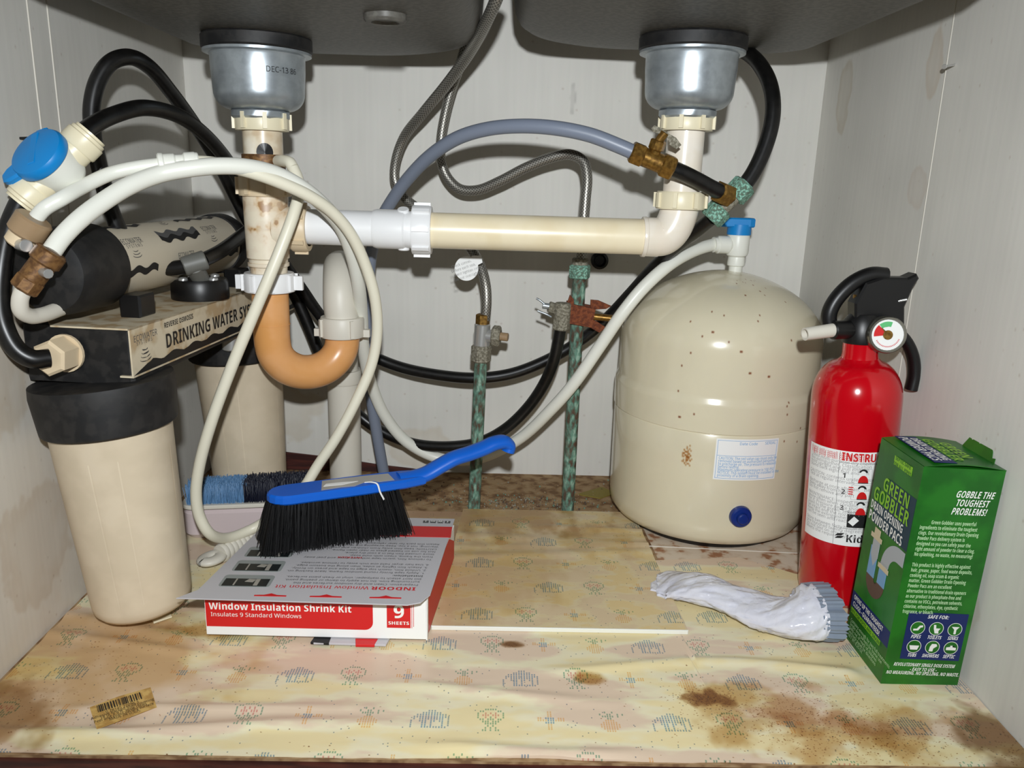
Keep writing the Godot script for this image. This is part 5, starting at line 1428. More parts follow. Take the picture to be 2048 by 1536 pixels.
# ---------------------------------------------------------------- cartons
func green_box() -> void:
	var W := 0.0722; var H := 0.2145; var D := 0.0785
	var t := thing("drain_opener_carton", "tall green carton of drain opening powder pacs leaning against the right wall", "carton", Vector3(0.3588, 0.0014, 0.5228), true, Basis(Vector3(0, 0, 1), -0.030))
	var s := st()
	box(s, Vector3(0, 0, -D), Vector3(W, H - 0.0006, 0))
	part("body", s, M.green, t)
	# lid: bowed a little above the front edge
	s = st()
	var n := 12
	for i in n:
		var x0 := W * i / n; var x1 := W * (i + 1) / n
		var y0 := H + 0.0030 * sin(PI * i / n) ; var y1 := H + 0.0030 * sin(PI * (i + 1) / n)
		quad(s, Vector3(x0, y0, 0.0006), Vector3(x1, y1, 0.0006), Vector3(x1, y1, -D), Vector3(x0, y0, -D), 2)
		quad(s, Vector3(x1, y1 - 0.0005, 0.0006), Vector3(x0, y0 - 0.0005, 0.0006), Vector3(x0, y0 - 0.0005, -D), Vector3(x1, y1 - 0.0005, -D), 3)
		quad(s, Vector3(x0, y0 - 0.0005, 0.0006), Vector3(x1, y1 - 0.0005, 0.0006), Vector3(x1, y1, 0.0006), Vector3(x0, y0, 0.0006), 4)
	var lid := part("lid", s, M.green, t)
	# torn flap standing at the right
	s = st()
	var tear := PackedVector2Array([Vector2(0.006, 0.0)])
	for k in 13: tear.append(Vector2(0.052 - 0.046 * 0.0 - 0.004 * k + 0.004, 0.011 + 0.0022 * sin(k * 2.3) - (0.008 if k > 10 else 0.0)) if k > 0 else Vector2(0.056, 0.0))
	prism(s, tear, 0.0006, Transform3D(Basis(Vector3(0, 0, -1), Vector3(0.35, 0.93, 0).normalized(), Vector3(0.93, -0.35, 0).normalized()), Vector3(W - 0.0012, H, -0.010)))
	part("torn_flap", s, M.green, t)
	var fr := Transform3D(Basis(), Vector3.ZERO)
	var lf := Transform3D(Basis(Vector3(0, 0, 1), Vector3(0, 1, 0), Vector3(-1, 0, 0)), Vector3(0, 0, -D))
	var tp := Transform3D(Basis(Vector3(0, 0, 1), Vector3(1, 0, 0), Vector3(0, 1, 0)), Vector3(0, H + 0.0032, -D))
	# front face
	s = st()
	letters(s, "GOBBLE THE", 0.0062, Vector2(0.0500, 0.1905), fr, 1, true, 0.66, 0.2)
	letters(s, "TOUGHEST", 0.0062, Vector2(0.0490, 0.1825), fr, 1, true, 0.66, 0.2)
	letters(s, "PROBLEMS!", 0.0062, Vector2(0.0475, 0.1745), fr, 1, true, 0.66, 0.2)
	letters(s, "SAFE FOR:", 0.0034, Vector2(0.0405, 0.0712), fr, 1, true, 0.85, 0.2)
	var icon := ["PIPES", "TOILETS", "SINKS", "TUBS", "SHOWERS", "SEPTIC"]
	for k in 6: letters(s, icon[k], 0.0024, Vector2(0.0235 + 0.0172 * (k % 3), 0.0505 if k < 3 else 0.0315), fr, 1, true, 0.70, 0.2, null, 3.0)
	letters(s, "REVOLUTIONARY SINGLE DOSE SYSTEM", 0.0029, Vector2(0.0370, 0.0215), fr, 1, true, 0.64, 0.2, null, 3.0)
	letters(s, "- EASY TO USE -", 0.0023, Vector2(0.0370, 0.0168), fr, 1, true, 0.74, 0.2, null, 3.0)
	letters(s, "NO MEASURING. NO SPILLING. NO WASTE.", 0.0023, Vector2(0.0370, 0.0128), fr, 1, true, 0.70, 0.2, null, 3.0)
	# icons in the rings
	var ic := func(k: int) -> Transform3D: return fr * Transform3D(Basis(), Vector3(0.0235 + 0.0172 * (k % 3), 0.0595 if k < 3 else 0.0405, 0.0))
	decal(s, PackedVector2Array([Vector2(-0.004, -0.0025), Vector2(0.0005, -0.0022), Vector2(0.0024, 0.0008), Vector2(0.0044, 0.0012), Vector2(0.0042, 0.003), Vector2(0.0014, 0.0026), Vector2(-0.0008, -0.0006), Vector2(-0.004, -0.0008)]), ic.call(0), 0.0010)
	decal(s, PackedVector2Array([Vector2(-0.001, -0.0045), Vector2(0.0025, -0.0045), Vector2(0.002, -0.002), Vector2(0.0035, 0.0005), Vector2(-0.0005, 0.0005), Vector2(-0.001, 0.004), Vector2(-0.003, 0.004), Vector2(-0.0025, 0.0)]), ic.call(1), 0.0010)
	decal(s, PackedVector2Array([Vector2(-0.0008, -0.0045), Vector2(0.0012, -0.0045), Vector2(0.0012, 0.0), Vector2(0.0035, 0.0028), Vector2(-0.0035, 0.0028), Vector2(-0.0008, 0.0)]), ic.call(2), 0.0010)
	decal(s, PackedVector2Array([Vector2(-0.0032, -0.003), Vector2(0.0032, -0.003), Vector2(0.0045, 0.0012), Vector2(-0.0045, 0.0012)]), ic.call(3), 0.0010)
	decal(s, PackedVector2Array([Vector2(-0.003, -0.004), Vector2(0.0005, -0.004), Vector2(0.0008, -0.001), Vector2(0.004, 0.0015), Vector2(0.003, 0.0035), Vector2(-0.001, 0.0035), Vector2(-0.0025, 0.0005)]), ic.call(4), 0.0010)
	decal(s, PackedVector2Array([Vector2(-0.0045, -0.002), Vector2(0.0045, -0.002), Vector2(0.0045, 0.0006), Vector2(0.001, 0.0012), Vector2(0.001, 0.0026), Vector2(-0.001, 0.0026), Vector2(-0.001, 0.0012), Vector2(-0.0045, 0.0006)]), ic.call(5), 0.0010)
	# left face
	letters(s, "DRAIN OPENING", 0.0080, Vector2(0.0350, 0.1490), lf, 1, true, 0.70)
	letters(s, "POWDER PACS", 0.0092, Vector2(0.0360, 0.1380), lf, 1, true, 0.74)
	letters(s, "OPENS UP THE TOUGHEST", 0.0048, Vector2(0.0350, 0.0482), lf, 1, true, 0.74)
	letters(s, "CLOGS - GUARANTEED!", 0.0048, Vector2(0.0330, 0.0410), lf, 1, true, 0.78)
	# top
	letters(s, "DRAIN OPENING", 0.0070, Vector2(0.0400, 0.0245), tp, 1, true, 0.78)
	letters(s, "POWDER PACS", 0.0084, Vector2(0.0400, 0.0150), tp, 1, true, 0.80)
	part("white_lettering", s, M.white_ink, t)
	s = st()
	var para := ["Green Gobbler uses powerful", "ingredients to eliminate the toughest", "clogs. Our revolutionary Drain Opening", "Powder Pacs delivery system is", "designed so you can safely pour the", "right amount of powder to clear a clog.", "No splashing, no waste, no measuring!", "", "This product is highly effective against", "hair, grease, paper, food waste deposits,", "cooking oil, soap scum & organic", "matter. Green Gobbler Drain Opening", "Powder Pacs are an excellent", "alternative to traditional drain openers", "as our product is phosphate-free and", "contains no VOCs, petroleum solvents,", "chlorine, ethoxylates, dye, synthetic", "fragrance, or bleach."]
	for k in para.size(): letters(s, para[k], 0.00285, Vector2(0.0160 if k == 0 else 0.0065, 0.1632 - 0.00515 * k), fr, 0, true, 0.595, 0.0, null, 4.0)
	for k in 5: letters(s, ["Contains enough for two full treatments", "Single dose packets for home use", "Keep out of reach of children", "See back panel for directions", "NET WT 8.25 OZ"][k], 0.0024, Vector2(0.006, 0.0235 - 0.0042 * k), lf, 0, false, 0.95, 0.0, null, 4.0)
	part("pale_print", s, M.pale_green_ink, t)
	s = st()
	letters(s, "GREEN", 0.0125, Vector2(0.0440, 0.1755), lf, 1, true, 0.86)
	letters(s, "GOBBLER", 0.0130, Vector2(0.0390, 0.1610), lf, 1, true, 0.82)
	letters(s, "GREEN", 0.0095, Vector2(0.0400, 0.0480), tp, 1, true, 1.0)
	letters(s, "GOBBLER", 0.0095, Vector2(0.0400, 0.0360), tp, 1, true, 1.0)
	decal(s, rect(0.030, 0.1985, 0.062, 0.2070), lf)
	decal(s, rect(0.003, 0.0305, 0.064, 0.0355), lf)
	part("lime_print", s, M.lime, t)
	s = st()
	letters(s, "SEPTIC SAFE\nFOR ALL PIPES", 0.0022, Vector2(0.046, 0.2027), lf, 1, true, 1.0, 0.0, null, 4.0)
	letters(s, "SAFE FOR PIPES AND DRAINS", 0.0026, Vector2(0.034, 0.0330), lf, 1, true, 1.0, 0.0, null, 4.0)
	part("small_print", s, M.green, t)
	s = st()
	decal(s, rect(0.0130, 0.0272, 0.0680, 0.0752), fr)
	part("navy_panel", s, M.navy, t)
	s = st()
	decal(s, PackedVector2Array([Vector2(0.0, 0.0365), Vector2(0.0775, 0.0365), Vector2(0.0775, 0.0530), Vector2(0.0, 0.0530)]), lf, 0.0002)
	part("navy_panel", s, M.navy, t)
	s = st()
	decal(s, rect(0.010, 0.1330, 0.0775, 0.1540), lf, 0.0002)
	decal(s, rect(0.030, 0.1540, 0.0775, 0.1830), lf, 0.0002)
	part("blue_panel", s, mat(Color(0.05, 0.20, 0.27), 0.45), t)
	s = st()
	decal(s, rect(0.004, 0.0100, 0.0760, 0.0300), tp, 0.0002)
	part("navy_panel", s, M.navy, t)
	s = st()
	for k in 6:
		var o := []
		var at: Vector3 = (ic.call(k) as Transform3D).origin
		for j in 28:
			var a := TAU * j / 28; var b := TAU * (j + 1) / 28
			quad(s, at + Vector3(0.0062 * cos(a), 0.0062 * sin(a), 0.0006), at + Vector3(0.0067 * cos(a), 0.0067 * sin(a), 0.0006), at + Vector3(0.0067 * cos(b), 0.0067 * sin(b), 0.0006), at + Vector3(0.0062 * cos(b), 0.0062 * sin(b), 0.0006), 2)
	part("icon_ring", s, M.white_ink, t)
	s = st()
	for k in 6: decal(s, disc(0, 0, 0.0062, 0.0062, 28), ic.call(k), 0.0005)
	part("icon_ground", s, M.green, t)
	# the drawing of a trap on the left face
	var arc := func(cx: float, cy: float, r0: float, r1: float, a0: float, a1: float) -> PackedVector2Array:
		var p := PackedVector2Array()
		for k in 17: p.append(Vector2(cx + r1 * cos(lerpf(a0, a1, k / 16.0)), cy + r1 * sin(lerpf(a0, a1, k / 16.0))))
		for k in 17: p.append(Vector2(cx + r0 * cos(lerpf(a1, a0, k / 16.0)), cy + r0 * sin(lerpf(a1, a0, k / 16.0))))
		return p
	s = st()
	decal(s, rect(0.0185, 0.083, 0.0325, 0.112), lf, 0.0004)
	decal(s, rect(0.0395, 0.083, 0.0535, 0.100), lf, 0.0004)
	part("drawing_water", s, mat(Color(0.45, 0.62, 0.78), 0.4), t)
	s = st()
	decal(s, arc.call(0.0360, 0.083, 0.0035, 0.0175, PI, TAU), lf, 0.0004)
	part("drawing_sludge", s, mat(Color(0.36, 0.27, 0.22), 0.5), t)
	s = st()
	decal(s, arc.call(0.0675, 0.104, 0.0130, 0.0270, PI / 2, PI), lf, 0.0005)
	decal(s, rect(0.0675, 0.117, 0.0770, 0.131), lf, 0.0005)
	decal(s, rect(0.0400, 0.099, 0.0540, 0.105), lf, 0.0005)
	decal(s, PackedVector2Array([Vector2(0.0205, 0.104), Vector2(0.0275, 0.094), Vector2(0.0335, 0.104), Vector2(0.0335, 0.121), Vector2(0.0205, 0.121)]), lf, 0.0006)
	part("drawing_pipe", s, mat(Color(0.66, 0.68, 0.70), 0.35), t)
	s = st()
	decal(s, rect(0.0150, 0.1200, 0.0360, 0.1245), lf, 0.0008)
	decal(s, rect(0.0370, 0.0985, 0.0565, 0.1030), lf, 0.0008)
	decal(s, rect(0.0200, 0.1245, 0.0310, 0.1310), lf, 0.0006)
	part("drawing_nut", s, mat(Color(0.80, 0.74, 0.62), 0.4), t)

func kit_box() -> void:
	var flat := Basis(Vector3(1, 0, 0), Vector3(0, 0, -1), Vector3(0, 1, 0))
	var t := thing("insulation_kit_box", "flat red and white window insulation kit box with raised printed lid under the blue brush", "box", Vector3(-0.17, 0.0062, 0.38))
	var s := st()
	var foot := PackedVector2Array([Vector2(-0.2804, -0.4690), Vector2(-0.0668, -0.4715), Vector2(-0.0495, -0.3000), Vector2(-0.2640, -0.2960)])
	prism(s, foot, 0.0435, Transform3D(flat, Vector3(0, 0.0062, 0)), 0.0006)
	var body := part("body", s, M.paper, t)
	var fd := Vector3(0.2136, 0, 0.0025).normalized()
	var ff := Transform3D(Basis(fd, Vector3.UP, fd.cross(Vector3.UP)), Vector3(-0.2804, 0.0062, 0.4690))
	s = st()
	var red := PackedVector2Array([Vector2(0.0006, 0.0095), Vector2(0.152, 0.0095)])
	for k in 7: red.append(Vector2(0.154 + 0.008 * sin(PI / 2 * k / 6), 0.0175 - 0.008 * cos(PI / 2 * k / 6)))
	red.append_array([Vector2(0.162, 0.0434), Vector2(0.0006, 0.0434)])
	decal(s, red, ff)
	decal(s, rect(0.1755, 0.0125, 0.1985, 0.0434), ff)
	decal(s, rect(0.1995, 0.0125, 0.2000, 0.0400), ff)
	decal(s, rect(0.2012, 0.0140, 0.2017, 0.0400), ff)
	# right side
	var rd := Vector3(0.0173, 0, -0.1715).normalized()
	var rf := Transform3D(Basis(rd, Vector3.UP, rd.cross(Vector3.UP)), Vector3(-0.0668, 0.0062, 0.4715))
	decal(s, PackedVector2Array([Vector2(0.003, 0.001), Vector2(0.1722, 0.001), Vector2(0.1722, 0.0230), Vector2(0.135, 0.0433), Vector2(0.003, 0.0433)]), rf)
	part("red_print", s, M.red_ink, body)
	s = st()
	letters(s, "Window Insulation Shrink Kit", 0.0072, Vector2(0.0040, 0.0315), ff, 0, true, 0.97)
	letters(s, "Insulates 9 Standard Windows", 0.0044, Vector2(0.0052, 0.0228), ff, 0, false, 1.05)
	letters(s, "9", 0.0140, Vector2(0.1870, 0.0300), ff, 1, true, 1.05)
	letters(s, "SHEETS", 0.0034, Vector2(0.1870, 0.0178), ff, 1, true, 1.25)
	part("white_lettering", s, M.white_ink, body)
	# loose inner flap seen as a dark gap along the right front edge
	s = st()
	prism(s, PackedVector2Array([Vector2(0.0, 0.0), Vector2(0.0, 0.0500), Vector2(-0.0008, 0.0505), Vector2(-0.0012, 0.0)]), 0.012, Transform3D(Basis(Vector3(1, 0, 0), Vector3.UP, Vector3(0, 0, 1)), Vector3(-0.0655, 0.0062, 0.4605)))
	part("corner_flap", s, M.paper, t)
	# lid: the text on it reads from the back of the cabinet
	var lx := Vector3(-1, 0, 0); var ly := Vector3(0, 0.034, 1).normalized()
	var lf := Transform3D(Basis(lx, ly, lx.cross(ly)), Vector3(-0.17, 0.0510, 0.288))
	s = st()
	prism(s, PackedVector2Array([Vector2(-0.1205, 0.0), Vector2(0.0930, 0.0), Vector2(0.1080, 0.140), Vector2(0.1130, 0.188), Vector2(0.1270, 0.2050), Vector2(-0.0880, 0.2100), Vector2(-0.1000, 0.2050), Vector2(-0.1075, 0.1900)]), 0.0011, lf, 0.0003)
	var lid := part("lid", s, M.grey_card, t, "grey and red printed cardboard lid")
	lf.origin += lf.basis.z * 0.0011
	s = st()
	decal(s, rect(-0.1190, 0.0250, 0.0300, 0.0550), lf)
	letters(s, "INDOOR", 0.0062, Vector2(-0.0930, 0.1790), lf, 0, true, 1.25)
	letters(s, "Window Insulation Kit", 0.0062, Vector2(-0.0475, 0.1790), lf, 0, false, 1.05)
	letters(s, "INTERIOR", 0.0036, Vector2(-0.0300, 0.1120), lf, 0, true, 1.1)
	for x in [-0.066, -0.010, 0.042]: decal(s, PackedVector2Array([Vector2(x - 0.015, 0.1965), Vector2(x - 0.006, 0.1960), Vector2(x, 0.1930), Vector2(x + 0.006, 0.1960), Vector2(x + 0.015, 0.1965), Vector2(x + 0.015, 0.1985), Vector2(x - 0.015, 0.1985)]), lf)
	part("red_print", s, M.red_ink, lid)
	s = st()
	var lines := ["Preparation: Clean and dry window surfaces and the", "surrounding trim. Do not apply to damp or peeling paint.", "DO NOT attach to wallpaper, vinyl or fresh paint surfaces.", "Installation:", "1. Apply tape firmly round window frame, leave backing on.", "2. Unfold film, match top edge to tape and press on firmly.", "3. Attach film tightly at sides, then along the bottom edge.", "4. Use hair dryer held one inch away to remove wrinkles.", "", "To remove film, warm tape with hair dryer and peel away", "from the frame. Clean with mild soap.", "Store unused film flat in a cool dry place.", "Not for use on heated glass or near open flame.", "CAUTION: keep film away from children and pets.", "Warning: not a toy. Keep wrapping out of reach.", "Retain this pack for later reference."]
	for k in lines.size(): letters(s, lines[k], 0.0027, Vector2(-0.0945 - 0.0009 * k, 0.1710 - 0.0064 * k), lf, 0, k == 3, 1.08, 0.0, null, 6.0)
	for k in 4: decal(s, rect(-0.1160 + 0.0085 * k, 0.0080, -0.1095 + 0.0085 * k, 0.0145), lf)
	part("black_print", s, M.ink_grey, lid)
	s = st()
	letters(s, "Easy to install in minutes. Saves on heating costs.", 0.0024, Vector2(-0.075, 0.0500), lf, 0, false, 1.0, 0.0, null, 6.0)
	letters(s, "Clear film tightens for an invisible finish.", 0.0024, Vector2(-0.075, 0.0452), lf, 0, false, 1.0, 0.0, null, 6.0)
	for k in 4: letters(s, ["f", "W", "m", "i"][k], 0.0042, Vector2(-0.11275 + 0.0085 * k, 0.0113), lf * Transform3D(Basis(), Vector3(0, 0, 0.0004)), 1, true)
	part("white_print", s, M.white_ink, lid)
	# three printed photographs of a window
	for k in 3:
		var y0 := 0.1560 - 0.0330 * k
		var x0 := 0.0480 - 0.0020 * k
		var sh := Transform3D(Basis(), Vector3(x0, y0, 0))
		s = st()
		decal(s, rrect(0.0245, 0.0125, 0.0245, 0.0125, 0.004, 4), lf * sh)
		var ph := part("photo_print", s, mat(Color(0.56, 0.58, 0.57), 0.45), lid)
		s = st()
		decal(s, rect(0.003, 0.0085, 0.046, 0.0235), lf * sh, 0.0006)
		part("dark_window", s, mat(Color(0.11, 0.13, 0.13), 0.4), ph)
		s = st()
		decal(s, rect(0.012, 0.0095, 0.016, 0.0225), lf * sh, 0.0009)
		decal(s, rect(0.034, 0.0095, 0.0355, 0.0225), lf * sh, 0.0009)
		decal(s, PackedVector2Array([Vector2(0.016, 0.0105), Vector2(0.023, 0.0095), Vector2(0.026, 0.0150), Vector2(0.018, 0.0160)]), lf * sh, 0.0009)
		part("window_bars", s, mat(Color(0.62, 0.60, 0.56), 0.45), ph)

# ---------------------------------------------------------------- brushes
func bristles(called: String, at: Callable, count: int, seed_: int, r: float, m: Material, parent: Node3D, label := "") -> void:
	var s := st()
	lathe(s, [Vector2(0.0, -1.0), Vector2(r * 0.75, -0.99), Vector2(r, 0.0), Vector2(0.0, 0.0)], Transform3D(), 4)
	s.generate_normals()
	var mm := MultiMesh.new()
	mm.transform_format = MultiMesh.TRANSFORM_3D
	mm.mesh = s.commit()
	mm.instance_count = count
	var rng := RandomNumberGenerator.new()
	rng.seed = seed_
	for k in count:
		var ends: Array = at.call(rng, k)
		var a: Vector3 = ends[0]; var b: Vector3 = ends[1]
		var y := a - b
		var x := y.cross(Vector3(0.3, 0.1, 1)).normalized().rotated(y.normalized(), rng.randf() * TAU)
		mm.set_instance_transform(k, Transform3D(Basis(x, y, x.cross(y.normalized())), a))
	var o := MultiMeshInstance3D.new()
	o.name = called
	o.multimesh = mm
	o.material_override = m
	o.set_meta("kind", "stuff")
	if label: o.set_meta("label", label)
	parent.add_child(o, true)
	o.position = off.get(parent, Vector3.ZERO)

func brushes() -> void:
	var flat := Basis(Vector3(1, 0, 0), Vector3(0, 0, -1), Vector3(0, 1, 0))
	var x := Vector3(0.916, 0.0, -0.401).normalized()
	var t := thing("hand_brush", "blue handled hand brush with black bristles standing on the red and white box", "brush", Vector3(-0.2390, 0.0575, 0.3840), true, Basis(x, Vector3.UP, x.cross(Vector3.UP)))
	var s := st()
	var head := PackedVector2Array()
	for k in 9: head.append(Vector2(0.020 - 0.022 * sin(PI * k / 8.0), 0.0185 * cos(PI * k / 8.0)))
	head.append_array([Vector2(0.10, -0.0185), Vector2(0.145, -0.0165), Vector2(0.168, -0.0125), Vector2(0.168, 0.0125), Vector2(0.145, 0.0165), Vector2(0.10, 0.0185)])
	prism(s, head, 0.0105, Transform3D(flat, Vector3(0, 0.0525, 0)), 0.0022)
	part("brush_head", s, M.brush_blue, t, "blue plastic head")
	s = st()
	sweep(s, spline([Vector3(0.140, 0.0580, 0), Vector3(0.158, 0.0585, 0), Vector3(0.172, 0.0610, 0), Vector3(0.190, 0.0690, 0), Vector3(0.206, 0.0755, 0), Vector3(0.224, 0.0790, 0), Vector3(0.242, 0.0835, 0), Vector3(0.256, 0.0880, 0), Vector3(0.268, 0.0880, 0), Vector3(0.2735, 0.0830, 0), Vector3(0.2720, 0.0770, 0)], 7), 0.0082, 16, true, 1.5, Vector3(0, 1, 0.0))
	part("handle", s, M.brush_blue, t, "bent blue handle with a hook at its end")
	var at := func(rng: RandomNumberGenerator, k: int) -> Array:
		var col := k % 26; var row := (k / 26) % 6
		var bx := 0.002 + 0.132 * col / 25.0; var bz := -0.0135 + 0.027 * row / 5.0
		var sp := Vector2(rng.randfn(0, 1), rng.randfn(0, 1))
		var a := Vector3(bx + sp.x * 0.0010, 0.054, bz + sp.y * 0.0010)
		var lean := (bx - 0.060) * 0.16
		return [a, Vector3(bx + lean + sp.x * 0.0034, absf(rng.randfn(0.0, 0.0022)) + 0.0003 , bz * 1.5 + sp.y * 0.0034)]
	bristles("bristles", at, 5200, 9, 0.00042, fibre(Color(0.05, 0.05, 0.055)), t, "black bristles")
	s = st()
	var lab := Transform3D(flat, Vector3(0, 0.0631, 0))
	decal(s, PackedVector2Array([Vector2(0.052, -0.013), Vector2(0.075, -0.012), Vector2(0.088, -0.0135), Vector2(0.098, -0.008), Vector2(0.110, -0.006), Vector2(0.114, -0.011), Vector2(0.132, -0.0115), Vector2(0.131, 0.010), Vector2(0.100, 0.0125), Vector2(0.058, 0.013)]), lab)
	var lb := part("torn_label", s, mat(Color(0.70, 0.69, 0.67), 0.35, 0.2), t, "torn silver label")
	s = st()
	decal(s, PackedVector2Array([Vector2(0.056, -0.004), Vector2(0.076, -0.006), Vector2(0.094, -0.002), Vector2(0.078, 0.001), Vector2(0.060, 0.002)]), lab, 0.0007)
	sweep(s, spline([Vector3(0.100, 0.0636, 0.008), Vector3(0.106, 0.0650, 0.013), Vector3(0.111, 0.0640, 0.018), Vector3(0.113, 0.0560, 0.0215), Vector3(0.117, 0.0470, 0.0225)], 5), 0.0014, 8, true, 0.5)
	part("label_shred", s, M.paper, lb)
	# second brush lying behind
	t = thing("scrub_brush", "white scrub brush with light and navy blue bristles behind the kit box", "brush", Vector3(-0.325, 0.0014, 0.22))
	var e := Vector3(0.97, 0.0, -0.15).normalized()
	var fr := Transform3D(Basis(e, Vector3.UP, e.cross(Vector3.UP)), Vector3(-0.384, 0.0014, 0.238))
	s = st()
	prism(s, rrect(0.075, 0.0, 0.079, 0.0185, 0.016, 8), 0.041, fr * Transform3D(flat, Vector3.ZERO), 0.007, true)
	part("brush_body", s, mat(Color(0.80, 0.74, 0.74), 0.4), t)
	s = st()
	prism(s, rrect(0.075, 0.0, 0.081, 0.0205, 0.017, 8), 0.0055, fr * Transform3D(flat, Vector3(0, 0.0400, 0)), 0.0015, true)
	part("rim", s, M.offwhite, t)
	for k in 2:
		var x0 := 0.002 if k == 0 else 0.070; var x1 := 0.070 if k == 0 else 0.148
		var at2 := func(rng: RandomNumberGenerator, _k: int) -> Array:
			var bx := rng.randf_range(x0, x1); var bz := rng.randf_range(-0.015, 0.015)
			return [fr * Vector3(bx, 0.0445, bz), fr * Vector3(bx + rng.randfn(0, 0.002), 0.0700 - 0.0015 * absf(rng.randfn(0, 1)) + 0.006 * bx / 0.15, bz * 1.1 + rng.randfn(0, 0.002))]
		bristles("bristles", at2, 1500, 31 + k, 0.00055, fibre(Color(0.36, 0.52, 0.68) if k == 0 else Color(0.04, 0.06, 0.14)), t, "light blue bristles" if k == 0 else "navy blue bristles")
	# a ribbed grip with a hanging hole
	t = thing("brush_grip", "white ribbed plastic handle with a hanging hole poking out left of the kit box", "handle", Vector3(-0.325, 0.0014, 0.305))
	var g0 := Vector3(-0.3231, 0.0130, 0.3180); var g1 := Vector3(-0.2980, 0.0140, 0.2715)
	var gd := (g1 - g0).normalized()
	s = st()
	var ring := []
	for k in 17:
		var a := TAU * k / 16 + PI
		ring.append(g0 + gd * (-0.006 + 0.0105 * cos(a)) + gd.cross(Vector3.UP) * 0.0070 * sin(a))
	sweep(s, spline(ring, 3), 0.0046, 12, false, 1.7, Vector3(0, 1, 0.01))
	part("hanging_loop", s, M.offwhite, t)
	s = st()
	var gp := PackedVector3Array()
	var prof := []
	for k in 27: prof.append(Vector2(0.0105 + 0.0011 * absf(sin(k * PI / 3.0)), 0.0022 * k))
	prof.push_front(Vector2(0, 0)); prof.append(Vector2(0, prof[-1].y + 0.0005))
	rod(s, g0 + gd * 0.006, g1, prof, 20)
	part("ribbed_grip", s, M.offwhite, t)

func fibre(c: Color) -> StandardMaterial3D:
	return mat(c, 0.45)

